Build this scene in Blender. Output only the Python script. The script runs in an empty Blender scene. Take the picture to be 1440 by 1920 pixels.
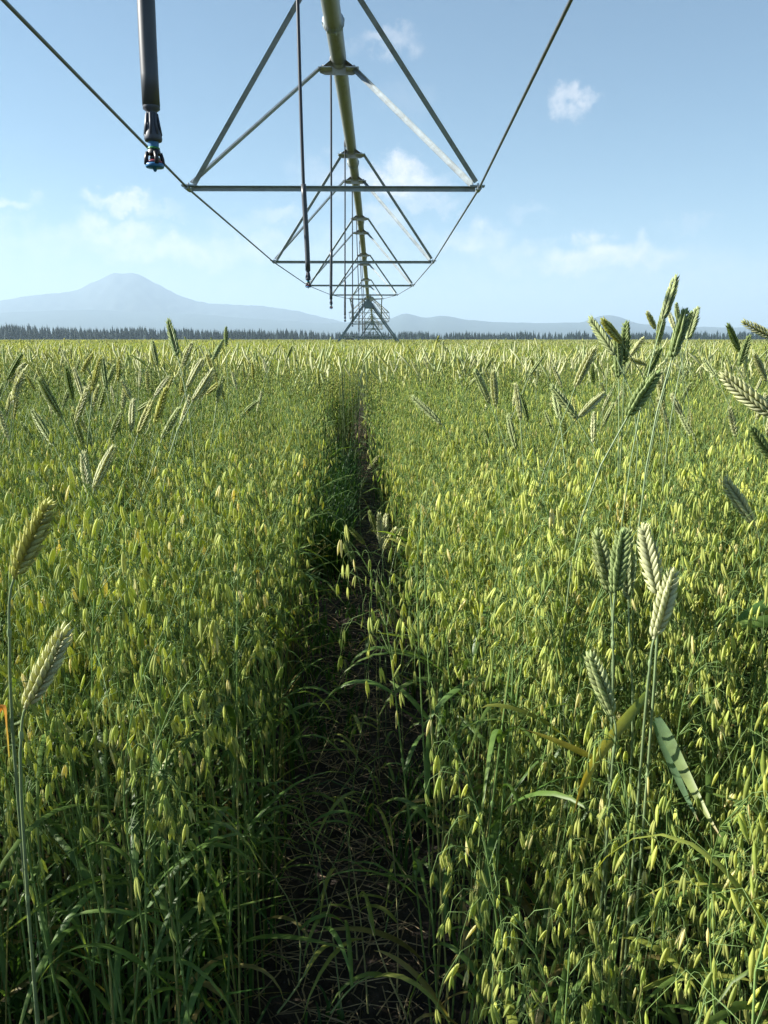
import bpy, math, random
import numpy as np
from mathutils import Vector, Matrix

random.seed(7)
RNG = np.random.default_rng(11)
S = bpy.context.scene
COL = S.collection
R = math.radians
PI = math.pi

# ------------------------------------------------------------------ camera
FPX = 1442.0                       # focal length in photo pixels
CAM_H = 1.38
HORIZON = 636.0
PITCH = math.atan((960 - HORIZON) / FPX)
YAW = math.atan(22 / FPX * math.cos(PITCH))
cd = bpy.data.cameras.new('camera')
cam = bpy.data.objects.new('camera', cd)
COL.objects.link(cam)
cd.sensor_fit = 'HORIZONTAL'
cd.sensor_width = 36
cd.lens = 36 * FPX / 1440
cd.clip_start = 0.02
cd.clip_end = 90000
cam.location = (0, 0, CAM_H)
cam.rotation_euler = (PI / 2 - PITCH, 0, -YAW)
S.camera = cam
FW = np.array([math.sin(YAW) * math.cos(PITCH), math.cos(YAW) * math.cos(PITCH), -math.sin(PITCH)])
RT = np.array([math.cos(YAW), -math.sin(YAW), 0.0])
UP = np.cross(RT, FW)
EYE = np.array([0, 0, CAM_H])


def ray(u, v):
    return (u - 720) / FPX * RT + (960 - v) / FPX * UP + FW


def un(u, v, depth):               # point seen at photo pixel (u, v), so many metres along the viewing axis
    return EYE + ray(u, v) * depth


def un_y(u, v, y):
    w = ray(u, v)
    return EYE + w * (y / w[1])


# ------------------------------------------------------------------ render set-up
S.render.engine = 'CYCLES'
S.cycles.use_denoising = True
S.cycles.max_bounces = 10
S.cycles.diffuse_bounces = 5
S.cycles.glossy_bounces = 3
S.cycles.transmission_bounces = 5
S.cycles.volume_bounces = 1
S.cycles.transparent_max_bounces = 4
S.cycles.caustics_reflective = False
S.cycles.caustics_refractive = False
S.cycles.sample_clamp_indirect = 6
S.view_settings.view_transform = 'Standard'
S.view_settings.look = 'None'
S.view_settings.gamma = 1
S.view_settings.exposure = 1.8

# ------------------------------------------------------------------ materials


def new_mat(name):
    m = bpy.data.materials.new(name)
    m.use_nodes = True
    nt = m.node_tree
    b = nt.nodes['Principled BSDF']
    return m, nt, b


def plant_mat(name, trans=0.4, rough=0.5, spec=0.35, tboost=1.25):
    """leaf-like surface: colour from the mesh's own tint, partly translucent"""
    m, nt, b = new_mat(name)
    at = nt.nodes.new('ShaderNodeAttribute')
    at.attribute_name = 'tint'
    ns = nt.nodes.new('ShaderNodeTexNoise')
    ns.inputs['Scale'].default_value = 90
    ns.inputs['Detail'].default_value = 2
    tc = nt.nodes.new('ShaderNodeTexCoord')
    nt.links.new(tc.outputs['Object'], ns.inputs['Vector'])
    mr = nt.nodes.new('ShaderNodeMapRange')
    mr.inputs['To Min'].default_value = 0.72
    mr.inputs['To Max'].default_value = 1.28
    nt.links.new(ns.outputs['Fac'], mr.inputs['Value'])
    sc = nt.nodes.new('ShaderNodeVectorMath')
    sc.operation = 'SCALE'
    nt.links.new(at.outputs['Color'], sc.inputs[0])
    nt.links.new(mr.outputs['Result'], sc.inputs['Scale'])
    nt.links.new(sc.outputs[0], b.inputs['Base Color'])
    b.inputs['Roughness'].default_value = rough
    b.inputs['Specular IOR Level'].default_value = spec
    tr = nt.nodes.new('ShaderNodeBsdfTranslucent')
    mu = nt.nodes.new('ShaderNodeVectorMath')
    mu.operation = 'MULTIPLY'
    nt.links.new(sc.outputs[0], mu.inputs[0])
    mu.inputs[1].default_value = (tboost * 1.05, tboost, tboost * 0.45)
    nt.links.new(mu.outputs[0], tr.inputs['Color'])
    mx = nt.nodes.new('ShaderNodeMixShader')
    mx.inputs['Fac'].default_value = trans
    nt.links.new(b.outputs[0], mx.inputs[1])
    nt.links.new(tr.outputs[0], mx.inputs[2])
    nt.links.new(mx.outputs[0], nt.nodes['Material Output'].inputs['Surface'])
    return m


def metal_mat(name, col, rough, metallic, spangle=0.18, scale=14.0):
    m, nt, b = new_mat(name)
    tc = nt.nodes.new('ShaderNodeTexCoord')
    ns = nt.nodes.new('ShaderNodeTexNoise')
    ns.inputs['Scale'].default_value = scale
    ns.inputs['Detail'].default_value = 5
    nt.links.new(tc.outputs['Object'], ns.inputs['Vector'])
    cr = nt.nodes.new('ShaderNodeMix')
    cr.data_type = 'RGBA'
    cr.inputs[6].default_value = (*[c * (1 - spangle * 1.6) for c in col], 1)
    cr.inputs[7].default_value = (*[min(1, c * (1 + spangle)) for c in col], 1)
    nt.links.new(ns.outputs['Fac'], cr.inputs[0])
    mp = nt.nodes.new('ShaderNodeMapping')             # runs of dirt and a little rust
    mp.inputs['Scale'].default_value = (7, 1.6, 7)
    nt.links.new(tc.outputs['Object'], mp.inputs['Vector'])
    n3 = nt.nodes.new('ShaderNodeTexNoise')
    n3.inputs['Scale'].default_value = 3.0
    n3.inputs['Detail'].default_value = 6
    n3.inputs['Roughness'].default_value = 0.7
    nt.links.new(mp.outputs[0], n3.inputs['Vector'])
    m3 = nt.nodes.new('ShaderNodeMapRange')
    m3.inputs['From Min'].default_value = 0.50
    m3.inputs['From Max'].default_value = 0.72
    m3.inputs['To Max'].default_value = 0.65
    nt.links.new(n3.outputs['Fac'], m3.inputs['Value'])
    dm = nt.nodes.new('ShaderNodeMix')
    dm.data_type = 'RGBA'
    nt.links.new(m3.outputs[0], dm.inputs[0])
    nt.links.new(cr.outputs[2], dm.inputs[6])
    dm.inputs[7].default_value = (col[0] * 0.55, col[1] * 0.47, col[2] * 0.38, 1)
    nt.links.new(dm.outputs[2], b.inputs['Base Color'])
    mr = nt.nodes.new('ShaderNodeMapRange')
    mr.inputs['To Min'].default_value = rough - 0.1
    mr.inputs['To Max'].default_value = rough + 0.12
    nt.links.new(ns.outputs['Fac'], mr.inputs['Value'])
    nt.links.new(mr.outputs['Result'], b.inputs['Roughness'])
    b.inputs['Metallic'].default_value = metallic
    return m


def plain_mat(name, col, rough=0.5, scale=40.0, var=0.2, spec=0.5):
    return_m, nt, b = new_mat(name)
    tc = nt.nodes.new('ShaderNodeTexCoord')
    ns = nt.nodes.new('ShaderNodeTexNoise')
    ns.inputs['Scale'].default_value = scale
    ns.inputs['Detail'].default_value = 4
    nt.links.new(tc.outputs['Object'], ns.inputs['Vector'])
    cr = nt.nodes.new('ShaderNodeMix')
    cr.data_type = 'RGBA'
    cr.inputs[6].default_value = (*[c * (1 - var) for c in col], 1)
    cr.inputs[7].default_value = (*[min(1, c * (1 + var)) for c in col], 1)
    nt.links.new(ns.outputs['Fac'], cr.inputs[0])
    nt.links.new(cr.outputs[2], b.inputs['Base Color'])
    b.inputs['Roughness'].default_value = rough
    b.inputs['Specular IOR Level'].default_value = spec
    return return_m


M = {}
M['oat'] = plant_mat('oat_husk', 0.40, 0.48, 0.30, 1.3)
M['leaf'] = plant_mat('leaf_blade', 0.42, 0.45, 0.35, 1.35)
M['stem'] = plant_mat('green_stem', 0.15, 0.45, 0.4, 1.1)
M['ear'] = plant_mat('wheat_husk', 0.38, 0.5, 0.3, 1.2)
M['dry'] = plant_mat('dry_straw', 0.15, 0.6, 0.3, 1.0)
M['tree'] = plant_mat('conifer_needles', 0.1, 0.7, 0.1, 1.0)
M['galv'] = metal_mat('galvanised_steel', (0.36, 0.415, 0.445), 0.58, 0.5, 0.28, 9)
M['pipe'] = metal_mat('galvanised_pipe', (0.25, 0.275, 0.255), 0.48, 0.55, 0.14, 5)
M['plate'] = metal_mat('bright_galvanised_plate', (0.62, 0.64, 0.65), 0.4, 0.45, 0.2, 12)
M['tower'] = metal_mat('shaded_tower_steel', (0.20, 0.25, 0.28), 0.5, 0.5, 0.25, 6)  # darker than the span's steel: shade on the legs put into the colour
M['rod'] = metal_mat('steel_rod', (0.16, 0.18, 0.2), 0.5, 0.7)
M['hose'] = plain_mat('black_hose', (0.018, 0.021, 0.026), 0.4)
M['weight'] = plain_mat('grey_weight_sleeve', (0.045, 0.052, 0.06), 0.42, 25, 0.3)
M['fitting'] = plain_mat('dark_grey_fitting', (0.05, 0.06, 0.08), 0.5)
M['blue'] = plain_mat('blue_plastic', (0.02, 0.15, 0.34), 0.45, 60, 0.1)
M['green_ring'] = plain_mat('green_plastic', (0.03, 0.2, 0.06), 0.35, 60, 0.1)
M['red_plate'] = plain_mat('red_plastic', (0.26, 0.05, 0.07), 0.4, 60, 0.1)
M['black'] = plain_mat('black_plastic', (0.008, 0.009, 0.014), 0.42, 60, 0.1)
M['rubber'] = plain_mat('tyre_rubber', (0.025, 0.025, 0.025), 0.8)
M['white'] = plain_mat('pale_paint', (0.62, 0.62, 0.60), 0.4)
M['darkpaint'] = plain_mat('dark_paint', (0.05, 0.045, 0.045), 0.4)
M['glass'] = plain_mat('dark_window', (0.02, 0.025, 0.03), 0.1)
M['bark'] = plain_mat('bark', (0.06, 0.045, 0.035), 0.9)

# ------------------------------------------------------------------ mesh building (numpy)


class MB:
    """collects triangles with a colour per vertex; build() links ONE mesh object"""

    def __init__(s):
        s.v, s.f, s.c, s.n = [], [], [], 0

    def add(s, V, F, C=None):
        V = np.asarray(V, np.float32)
        F = np.asarray(F, np.int32)
        if C is None:
            C = (0.2, 0.2, 0.2)
        C = np.asarray(C, np.float32)
        if C.ndim == 1:
            C = np.tile(C[:3], (len(V), 1))
        s.v.append(V)
        s.f.append(F + s.n)
        s.c.append(C)
        s.n += len(V)
        return s

    def arrays(s):
        return np.concatenate(s.v), np.concatenate(s.f), np.concatenate(s.c)

    def mesh(s, name, mat, smooth=True):
        V, F, C = s.arrays()
        return make_mesh(name, V, F, C, mat, smooth)

    def build(s, name, mat, parent=None, smooth=True):
        return link(name, s.mesh(name, mat, smooth), parent)


def make_mesh(name, V, F, C, mat, smooth=True):
    me = bpy.data.meshes.new(name)
    nf = len(F)
    me.vertices.add(len(V))
    me.vertices.foreach_set('co', np.ascontiguousarray(V, np.float32).ravel())
    me.loops.add(nf * 3)
    me.loops.foreach_set('vertex_index', np.ascontiguousarray(F, np.int32).ravel())
    me.polygons.add(nf)
    me.polygons.foreach_set('loop_start', np.arange(0, nf * 3, 3, dtype=np.int32))
    me.polygons.foreach_set('use_smooth', np.full(nf, smooth))
    a = me.attributes.new('tint', 'FLOAT_COLOR', 'POINT')
    c4 = np.ones((len(V), 4), np.float32)
    c4[:, :3] = C
    a.data.foreach_set('color', c4.ravel())
    me.update(calc_edges=True)
    me.materials.append(M[mat] if isinstance(mat, str) else mat)
    return me


def link(name, me, parent=None, loc=None):
    o = bpy.data.objects.new(name, me)
    COL.objects.link(o)
    if parent is not None:
        o.parent = parent
    if loc is not None:
        o.location = loc
    return o


def tag(o, label=None, cat=None, group=None, kind=None):
    if label:
        o['label'] = label
    if cat:
        o['category'] = cat
    if group:
        o['group'] = group
    if kind:
        o['kind'] = kind
    return o


def thing(name, label, cat, loc=(0, 0, 0), rz=0.0, group=None):
    o = bpy.data.objects.new(name, None)
    COL.objects.link(o)
    o.empty_display_size = 0.05
    o.location = loc
    o.rotation_euler = (0, 0, rz)
    return tag(o, label, cat, group)


def norm(a):
    return a / np.maximum(np.linalg.norm(a, axis=-1, keepdims=True), 1e-9)


def grid_faces(k, n, wrap=True):
    i = np.arange(k - 1)[:, None]
    j = np.arange(n if wrap else n - 1)[None, :]
    j2 = (j + 1) % n
    a, b, c, d = i * n + j, i * n + j2, (i + 1) * n + j2, (i + 1) * n + j
    return np.concatenate([np.stack([a, b, c], -1).reshape(-1, 3), np.stack([a, c, d], -1).reshape(-1, 3)])


def tube(P, r, n=5, caps=False):
    P = np.asarray(P, float)
    k = len(P)
    r = np.broadcast_to(np.asarray(r, float), (k,))
    T = norm(np.gradient(P, axis=0))
    ref = np.array([0, 0, 1.0]) if abs(T[0, 2]) < 0.8 else np.array([1.0, 0.13, 0])
    A = norm(np.cross(T, ref))
    B = np.cross(T, A)
    an = np.arange(n) * 2 * PI / n
    V = P[:, None] + r[:, None, None] * (np.cos(an)[None, :, None] * A[:, None] + np.sin(an)[None, :, None] * B[:, None])
    V = V.reshape(-1, 3)
    F = grid_faces(k, n)
    if caps:
        V = np.concatenate([V, P[:1], P[-1:]])
        j = np.arange(n)
        j2 = (j + 1) % n
        F = np.concatenate([F, np.stack([j2, j, np.full(n, k * n)], -1), np.stack([(k - 1) * n + j, (k - 1) * n + j2, np.full(n, k * n + 1)], -1)])
    return V, F


def lathe(prof, n=16, centre=(0, 0, 0)):
    """profile of (radius, z), turned about z"""
    prof = np.asarray(prof, float)
    an = np.arange(n) * 2 * PI / n
    V = np.stack([prof[:, 0:1] * np.cos(an), prof[:, 0:1] * np.sin(an), np.repeat(prof[:, 1:2], n, 1)], -1).reshape(-1, 3)
    return V + np.asarray(centre), grid_faces(len(prof), n)


def box(cx, cy, cz, sx, sy, sz):
    q = np.array([[-1, -1, -1], [1, -1, -1], [1, 1, -1], [-1, 1, -1], [-1, -1, 1], [1, -1, 1], [1, 1, 1], [-1, 1, 1]]) * 0.5
    V = q * np.array([sx, sy, sz]) + np.array([cx, cy, cz])
    F = []
    for a, b, c, d in ((0, 3, 2, 1), (4, 5, 6, 7), (0, 1, 5, 4), (1, 2, 6, 5), (2, 3, 7, 6), (3, 0, 4, 7)):
        F += [(a, b, c), (a, c, d)]
    return V, np.array(F)


def prism(p, q, prof, side):
    """a straight bar from p to q whose cross-section is the closed outline prof, its first axis towards side"""
    p, q = np.asarray(p, float), np.asarray(q, float)
    t = norm(q - p)
    a = np.asarray(side, float)
    a = norm(a - t * (a @ t))
    b = np.cross(t, a)
    prof = np.asarray(prof, float)
    off = prof[:, :1] * a + prof[:, 1:] * b
    n = len(prof)
    V = np.concatenate([p + off, q + off])
    F = list(grid_faces(2, n))
    for base, flip in ((0, True), (n, False)):         # L outline: two quads each end
        for qd in ((0, 1, 2, 3), (0, 3, 4, 5)) if n == 6 else ((0, 1, 2, 3),):
            x = [base + i for i in qd]
            if flip:
                x.reverse()
            F += [(x[0], x[1], x[2]), (x[0], x[2], x[3])]
    return V, np.array(F)


def angle_bar(p, q, w, t, side):
    return prism(p, q, [(0, 0), (w, 0), (w, t), (t, t), (t, w), (0, w)], side)


def bez(p0, p1, p2, p3, n):
    t = np.linspace(0, 1, n)[:, None]
    p0, p1, p2, p3 = (np.asarray(p, float) for p in (p0, p1, p2, p3))
    return (1 - t) ** 3 * p0 + 3 * t * (1 - t) ** 2 * p1 + 3 * t * t * (1 - t) * p2 + t ** 3 * p3


def ribbon(P, w, side, fold=0.25, twist=0.0):
    """a leaf blade along P: three vertices across, creased at the midrib"""
    P = np.asarray(P, float)
    k = len(P)
    T = norm(np.gradient(P, axis=0))
    sd = np.asarray(side, float)
    A = norm(sd - T * (T @ sd)[:, None])
    N = np.cross(T, A)
    if twist:
        an = np.linspace(0, twist, k)[:, None]
        A, N = A * np.cos(an) + N * np.sin(an), N * np.cos(an) - A * np.sin(an)
    w = np.asarray(w, float)[:, None]
    V = np.stack([P + A * w + N * w * fold, P, P - A * w + N * w * fold], 1).reshape(-1, 3)
    return V, grid_faces(k, 3, False)


def leaf_width(k, w):
    t = np.linspace(0, 1, k)
    return w * np.maximum(np.minimum(1.0, 0.55 + 2.2 * t) * (1 - t ** 2.6), 0.03)


def spindle(L, r, sides, rings, flat=0.75, belly=0.42):
    """a husk hanging from the origin along -z: pointed at the far end"""
    t = np.linspace(0, 1, rings)
    rad = np.where(t < belly, np.sin(t / belly * PI / 2) ** 0.8, np.cos((t - belly) / (1 - belly) * PI / 2) ** 0.9)
    rad = np.maximum(rad, 0.05) * r
    an = np.arange(sides) * 2 * PI / sides
    V = np.stack([rad[:, None] * np.cos(an), rad[:, None] * np.sin(an) * flat, np.repeat(-t[:, None] * L, sides, 1)], -1).reshape(-1, 3)
    return V, grid_faces(rings, sides), np.repeat(t, sides)


def rot_to(d, roll=0.0):
    """rotation matrix taking -z to the direction d"""
    z = -norm(np.asarray(d, float))
    x = np.cross([0.3, 1.0, 0.1], z)
    x = norm(x)
    y = np.cross(z, x)
    c, s = math.cos(roll), math.sin(roll)
    return np.stack([x * c + y * s, y * c - x * s, z], 1)


def rotz(a):
    c, s = math.cos(a), math.sin(a)
    return np.array([[c, -s, 0], [s, c, 0], [0, 0, 1.0]])


def lerp(a, b, t):
    return np.asarray(a, float) * (1 - t) + np.asarray(b, float) * t


# ------------------------------------------------------------------ the oat plant
GREEN_STEM = np.array((0.122, 0.200, 0.056))
LEAF_GREEN = np.array((0.085, 0.162, 0.036))
LEAF_DRY = np.array((0.42, 0.33, 0.12))
HUSK_A = np.array((0.216, 0.287, 0.054))
HUSK_B = np.array((0.412, 0.440, 0.112))
HUSK_PALE = np.array((0.56, 0.52, 0.26))


def husk_colour(rng):
    c = lerp(HUSK_A, HUSK_B, rng.random() ** 1.1) * rng.uniform(0.72, 1.22)
    if rng.random() < 0.05:
        c = lerp(c, HUSK_PALE, rng.uniform(0.5, 1))
    return c


def add_spikelet(mb, p, d, roll, size, lod, rng):
    c = husk_colour(rng)
    Rm = rot_to(d, roll)
    if lod == 'A':
        for dx, dl, an in ((0.0009, 1.0, 0.07), (-0.0010, 0.9, -0.09)):
            V, F, t = spindle(0.0270 * size * dl, 0.0021 * size, 7, 7)
            ca, sa = math.cos(an), math.sin(an)
            V = V @ np.array([[ca, 0, -sa], [0, 1, 0], [sa, 0, ca]]).T + np.array([dx * size, 0, 0])
            cc = lerp(c * 0.9, c * 1.12 + 0.02, 1.0) * np.ones((len(V), 1))
            k = np.clip((t - 0.72) / 0.28, 0, 1)[:, None]
            cc = cc * (1 - 0.55 * k) + HUSK_PALE * 0.8 * 0.55 * k
            mb.add(V @ Rm.T + p, F, cc)
    elif lod == 'B':
        V, F, t = spindle(0.0275 * size, 0.0026 * size, 5, 5)
        k = np.clip((t - 0.7) / 0.3, 0, 1)[:, None]
        mb.add(V @ Rm.T + p, F, c * (1 - 0.4 * k) + HUSK_PALE * 0.4 * k)
    elif lod == 'C':
        L, r = 0.028 * size, 0.0029 * size
        V = np.array([[0, 0, 0], [r, 0, -L * .42], [-r * .5, r * .8, -L * .42], [-r * .5, -r * .8, -L * .42], [0, 0, -L]])
        F = [(0, 1, 2), (0, 2, 3), (0, 3, 1), (4, 2, 1), (4, 3, 2), (4, 1, 3)]
        mb.add(V @ Rm.T + p, F, c)
    else:
        L, r = 0.030 * size, 0.0044 * size
        V = np.array([[0, 0, 0], [r, 0, -L * .45], [0, 0, -L], [-r, r * .5, -L * .45]])
        mb.add(V @ Rm.T + p, [(0, 1, 2), (0, 2, 3)], c)


def oat_variant(rng, lod, tall=1.0):
    """parts of one plant about 1 m tall, base at the origin: stem, leaves, panicle"""
    stem, pan, leaves = MB(), MB(), []
    az = rng.uniform(0, 2 * PI)
    lean = np.array([math.cos(az), math.sin(az), 0]) * rng.uniform(0.01, 0.07)
    top = (lean + np.array([0, 0, rng.uniform(0.74, 0.82)])) * tall
    ns = {'A': 8, 'B': 5, 'C': 3, 'D': 2}[lod]
    P = bez((0, 0, 0), lean * 0.1 + (0, 0, 0.3 * tall), lean * 0.5 * tall + (0, 0, 0.55 * tall), top, ns)
    sides = {'A': 6, 'B': 4, 'C': 3, 'D': 3}[lod]
    sc = GREEN_STEM * rng.uniform(0.8, 1.25)
    if rng.random() < 0.15:
        sc = lerp(sc, LEAF_DRY * 0.7, 0.5)
    tt = np.linspace(0, 1, ns)
    rad = 0.0021 - 0.0009 * tt
    V, F = tube(P, rad * (1.25 if lod in 'CD' else 1), sides)
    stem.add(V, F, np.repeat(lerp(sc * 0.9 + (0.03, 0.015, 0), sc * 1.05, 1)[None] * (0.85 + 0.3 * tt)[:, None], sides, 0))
    if lod == 'A':
        for h in (0.3, 0.62):                          # nodes on the straw
            i = P[min(int(h * (ns - 1)) + 1, ns - 1)]
            V, F = lathe([(0.0018, -0.005), (0.0030, -0.002), (0.0030, 0.002), (0.0018, 0.005)], 6, i)
            stem.add(V, F, sc * 1.3 + 0.02)
    # leaves
    nl = {'A': 4, 'B': 3, 'C': 2, 'D': 1}[lod]
    hs = [0.18, 0.36, 0.54, 0.68][4 - nl:] if lod != 'B' else [0.25, 0.45, 0.64]
    for h in [x * tall for x in hs]:
        a = rng.uniform(0, 2 * PI)
        u = np.array([math.cos(a), math.sin(a), 0])
        L = rng.uniform(0.17, 0.29)
        i = np.array([np.interp(h, P[:, 2], P[:, k]) for k in range(3)])
        rise = rng.uniform(0.45, 1.0)
        droop = rng.uniform(-0.35, 0.55)
        k = {'A': 9, 'B': 5, 'C': 4, 'D': 3}[lod]
        pts = bez(i, i + u * L * 0.18 + (0, 0, L * 0.4 * rise), i + u * L * 0.55 + (0, 0, L * 0.62 * rise), i + u * L * rng.uniform(0.55, 0.95) + (0, 0, L * droop), k)
        w = leaf_width(k, rng.uniform(0.0038, 0.0062))
        lc = LEAF_GREEN * rng.uniform(0.75, 1.35)
        if h < 0.3 and rng.random() < 0.45:
            lc = lerp(lc, LEAF_DRY * rng.uniform(0.5, 1), rng.uniform(0.5, 1))
        elif rng.random() < 0.04:
            lc = lerp(lc, np.array((0.40, 0.36, 0.06)), 0.35)
        mb = MB()
        V, F = ribbon(pts, w, np.cross(u, (0, 0, 1.0)), 0.3, rng.uniform(-1.2, 1.2))
        tip = np.repeat(np.linspace(0, 1, k) ** 2, 3)[:, None]
        mb.add(V, F, lc * (1 - 0.25 * tip) + np.array((0.3, 0.28, 0.07)) * 0.25 * tip)
        leaves.append(mb)
    # panicle
    b = rng.uniform(0, 2 * PI)
    nod = np.array([math.cos(b), math.sin(b), 0])
    Hh = rng.uniform(0.22, 0.29)
    na = {'A': 8, 'B': 5, 'C': 3, 'D': 2}[lod]
    ax = bez(top, top + lean * 0.3 + (0, 0, Hh * 0.45), top + nod * 0.02 + (0, 0, Hh * 0.8), top + nod * rng.uniform(0.05, 0.09) + (0, 0, Hh), max(na, 6))
    axl = ax if na >= 6 else ax[np.linspace(0, 5, na).astype(int)]
    pc = GREEN_STEM * 1.25 + 0.02
    V, F = tube(axl, np.linspace(0.0012, 0.0005, len(axl)) * (1.3 if lod in 'CD' else 1), max(3, sides - 1))
    pan.add(V, F, pc)
    whorl = {'A': [5, 4, 4, 3, 3, 2, 1], 'B': [5, 4, 3, 3, 2, 1], 'C': [5, 4, 3, 3, 1], 'D': [5, 4, 3]}[lod]
    for wi, nb in enumerate(whorl):
        tpos = 0.02 + 0.96 * wi / max(1, len(whorl) - 1)
        i = np.array([np.interp(tpos * (len(ax) - 1), np.arange(len(ax)), ax[:, k]) for k in range(3)])
        for _ in range(nb):
            a = b + rng.normal(0, 1.3)
            u = np.array([math.cos(a), math.sin(a), 0])
            L = (0.115 - 0.085 * tpos) * rng.uniform(0.6, 1.25)
            e = i + u * L * rng.uniform(0.45, 0.8) + (0, 0, L * rng.uniform(-0.45, 0.35))
            q = bez(i, i + u * L * 0.25 + (0, 0, L * 0.55), e + (0, 0, L * 0.35), e, 5 if lod == 'A' else 3)
            if lod in 'AB':
                V, F = tube(q, np.linspace(0.00055, 0.00028, len(q)), 3)
                pan.add(V, F, pc)
            size = rng.uniform(0.72, 1.18)
            d = np.array([rng.normal(0, 0.18), rng.normal(0, 0.18), -1]) + u * rng.uniform(0, 0.3)
            add_spikelet(pan, e, d, rng.uniform(0, PI), size, lod, rng)
            if rng.random() < (0.75 if lod != 'D' else 0.5) and L > 0.045:
                m = q[len(q) // 2]
                e2 = m + (rng.normal(0, 0.012), rng.normal(0, 0.012), -rng.uniform(0.006, 0.022))
                if lod == 'A':
                    V, F = tube(np.array([m, (m + e2) / 2 + (0, 0, 0.004), e2]), 0.0003, 3)
                    pan.add(V, F, pc)
                d = np.array([rng.normal(0, 0.2), rng.normal(0, 0.2), -1])
                add_spikelet(pan, e2, d, rng.uniform(0, PI), size * 0.92, lod, rng)
    return stem, leaves, pan


THIN = []
for _u, _v, _d, _r in ((1143, 1107, 1.16, .07), (1160, 1113, 1.12, .08), (1233, 1113, 1.08, .08), (1227, 1195, 1.06, .085), (1150, 1343, 1.08, .085), (1228, 1350, 1.1, .085),
                       (715, 1010, 2.56, .17), (670, 1030, 2.55, .16), (1085, 1500, 1.04, .07), (1000, 1370, 1.08, .06), (1330, 1540, 1.0, .07),
                       (40, 1080, .85, .07), (60, 1323, .85, .07), (1160, 780, 1.4, .03), (1413, 980, 1.35, .04)):
    _p = un(_u, _v, _d)
    THIN.append((_p[0], _p[1], _r))

# where oats grow ----------------------------------------------------
def path_x(y):
    y = np.clip(y, -2, 60)
    return -0.055 - 0.0070 * np.clip(y, 0, None) - 0.00004 * y * y


def half_w(y):
    return np.interp(y, [0, 3, 8, 20, 33], [0.195, 0.18, 0.15, 0.095, 0.02])


def scatter(y0, y1, dens, margin, rng, slope=0.60):
    """jittered points of the crop between y0 and y1 inside the widened view, none on the path"""
    step = 1 / math.sqrt(dens)
    ys = np.arange(y0, y1, step)
    out = []
    for y in ys:
        wx = slope * max(y, 0) + margin
        xs = np.arange(-wx, wx, step) + rng.uniform(0, step)
        out.append(np.stack([xs, np.full(len(xs), y)], 1))
    P = np.concatenate(out)
    P += rng.uniform(-0.55, 0.55, P.shape) * step
    dx = P[:, 0] - path_x(P[:, 1])
    hw = half_w(P[:, 1]) * (1 + 0.22 * np.sin(P[:, 1] * 3.1) * np.sin(P[:, 1] * 1.3 + (dx > 0)))
    bay = (dx < 0) & (P[:, 1] > 4.2) & (P[:, 1] < 7.4)
    hw = hw + np.where(bay, 0.13, 0)
    keep = np.abs(dx) > hw
    keep |= (P[:, 1] > 34)
    # the crop stops short of where the photographer stands, further off on the left
    edge = np.where(dx < 0, 0.86, 0.52) + 0.08 * np.sin(P[:, 0] * 9) + 0.05 * np.sin(P[:, 0] * 31)
    edge = np.where(np.abs(P[:, 0]) > 1.3, 0.2, edge)
    keep &= P[:, 1] > edge
    # and stands thinner in front of the big wheat plants
    for tx, ty, rr in THIN:
        f = np.clip((P[:, 0] * tx + P[:, 1] * ty) / (tx * tx + ty * ty), 0.66, 1.03)
        keep &= np.hypot(P[:, 0] - f * tx, P[:, 1] - f * ty) > rr
    return P[keep]


def patch_noise(P, scale, seed):
    g = np.random.default_rng(seed)
    out = np.zeros(len(P))
    for _ in range(6):
        k = g.normal(0, 1 / scale, 2)
        out += np.sin(P @ k + g.uniform(0, 2 * PI))
    return out / 6


def merge_instances(mb, variants, P, rng, smin, smax, tilt=0.10, tint=(0.82, 1.2)):
    """copies of the variants' triangles at the points P, straight into one mesh"""
    which = rng.integers(0, len(variants), len(P))
    tone = patch_noise(P, 1.6, 5)
    for k, (V, F, C) in enumerate(variants):
        q = P[which == k]
        if not len(q):
            continue
        n = len(q)
        a = rng.uniform(0, 2 * PI, n)
        s = rng.uniform(smin, smax, n) * (1 + 0.09 * patch_noise(q, 2.2, 9))
        low = rng.random(n) < 0.14
        s = np.where(low, s * rng.uniform(0.62, 0.9, n), s)
        tx, ty = rng.normal(0, tilt, n), rng.normal(0, tilt, n)
        ca, sa = np.cos(a), np.sin(a)
        X = V[None, :, 0] * ca[:, None] - V[None, :, 1] * sa[:, None]
        Y = V[None, :, 0] * sa[:, None] + V[None, :, 1] * ca[:, None]
        Z = np.repeat(V[None, :, 2], n, 0)
        W = np.stack([X + Z * tx[:, None] * 0.5, Y + Z * ty[:, None] * 0.5, Z], -1) * s[:, None, None]
        W[:, :, 0] += q[:, None, 0]
        W[:, :, 1] += q[:, None, 1]
        t = rng.uniform(*tint, n) * (1 + 0.10 * tone[which == k])
        yel = 1 + 0.12 * tone[which == k][:, None] * np.array([1.0, 0.2, -0.3])
        Cc = C[None] * t[:, None, None] * yel[:, None, :]
        Fa = (F[None] + (np.arange(n) * len(V))[:, None, None]).reshape(-1, 3)
        mb.add(W.reshape(-1, 3), Fa, Cc.reshape(-1, 3))


def fuse(variant):
    stem, leaves, pan = variant
    mb = MB()
    for x in [stem] + leaves + [pan]:
        mb.add(*x.arrays())
    return mb.arrays()


vA = [oat_variant(RNG, 'A') for _ in range(14)]
NEAR_END = 3.2
near = scatter(-0.5, NEAR_END, 320, 1.15, RNG)
_n = 125                                               # shorter late shoots at the right-hand front edge
_x, _y = RNG.uniform(0.20, 0.85, _n), RNG.uniform(0.50, 1.45, _n)
low_shoot = np.stack([_x, _y], 1)[(_x < 0.62 * _y + 0.15) & (_y > 0.56)]
n_full = len(near)
near = np.concatenate([near, low_shoot])
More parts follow.
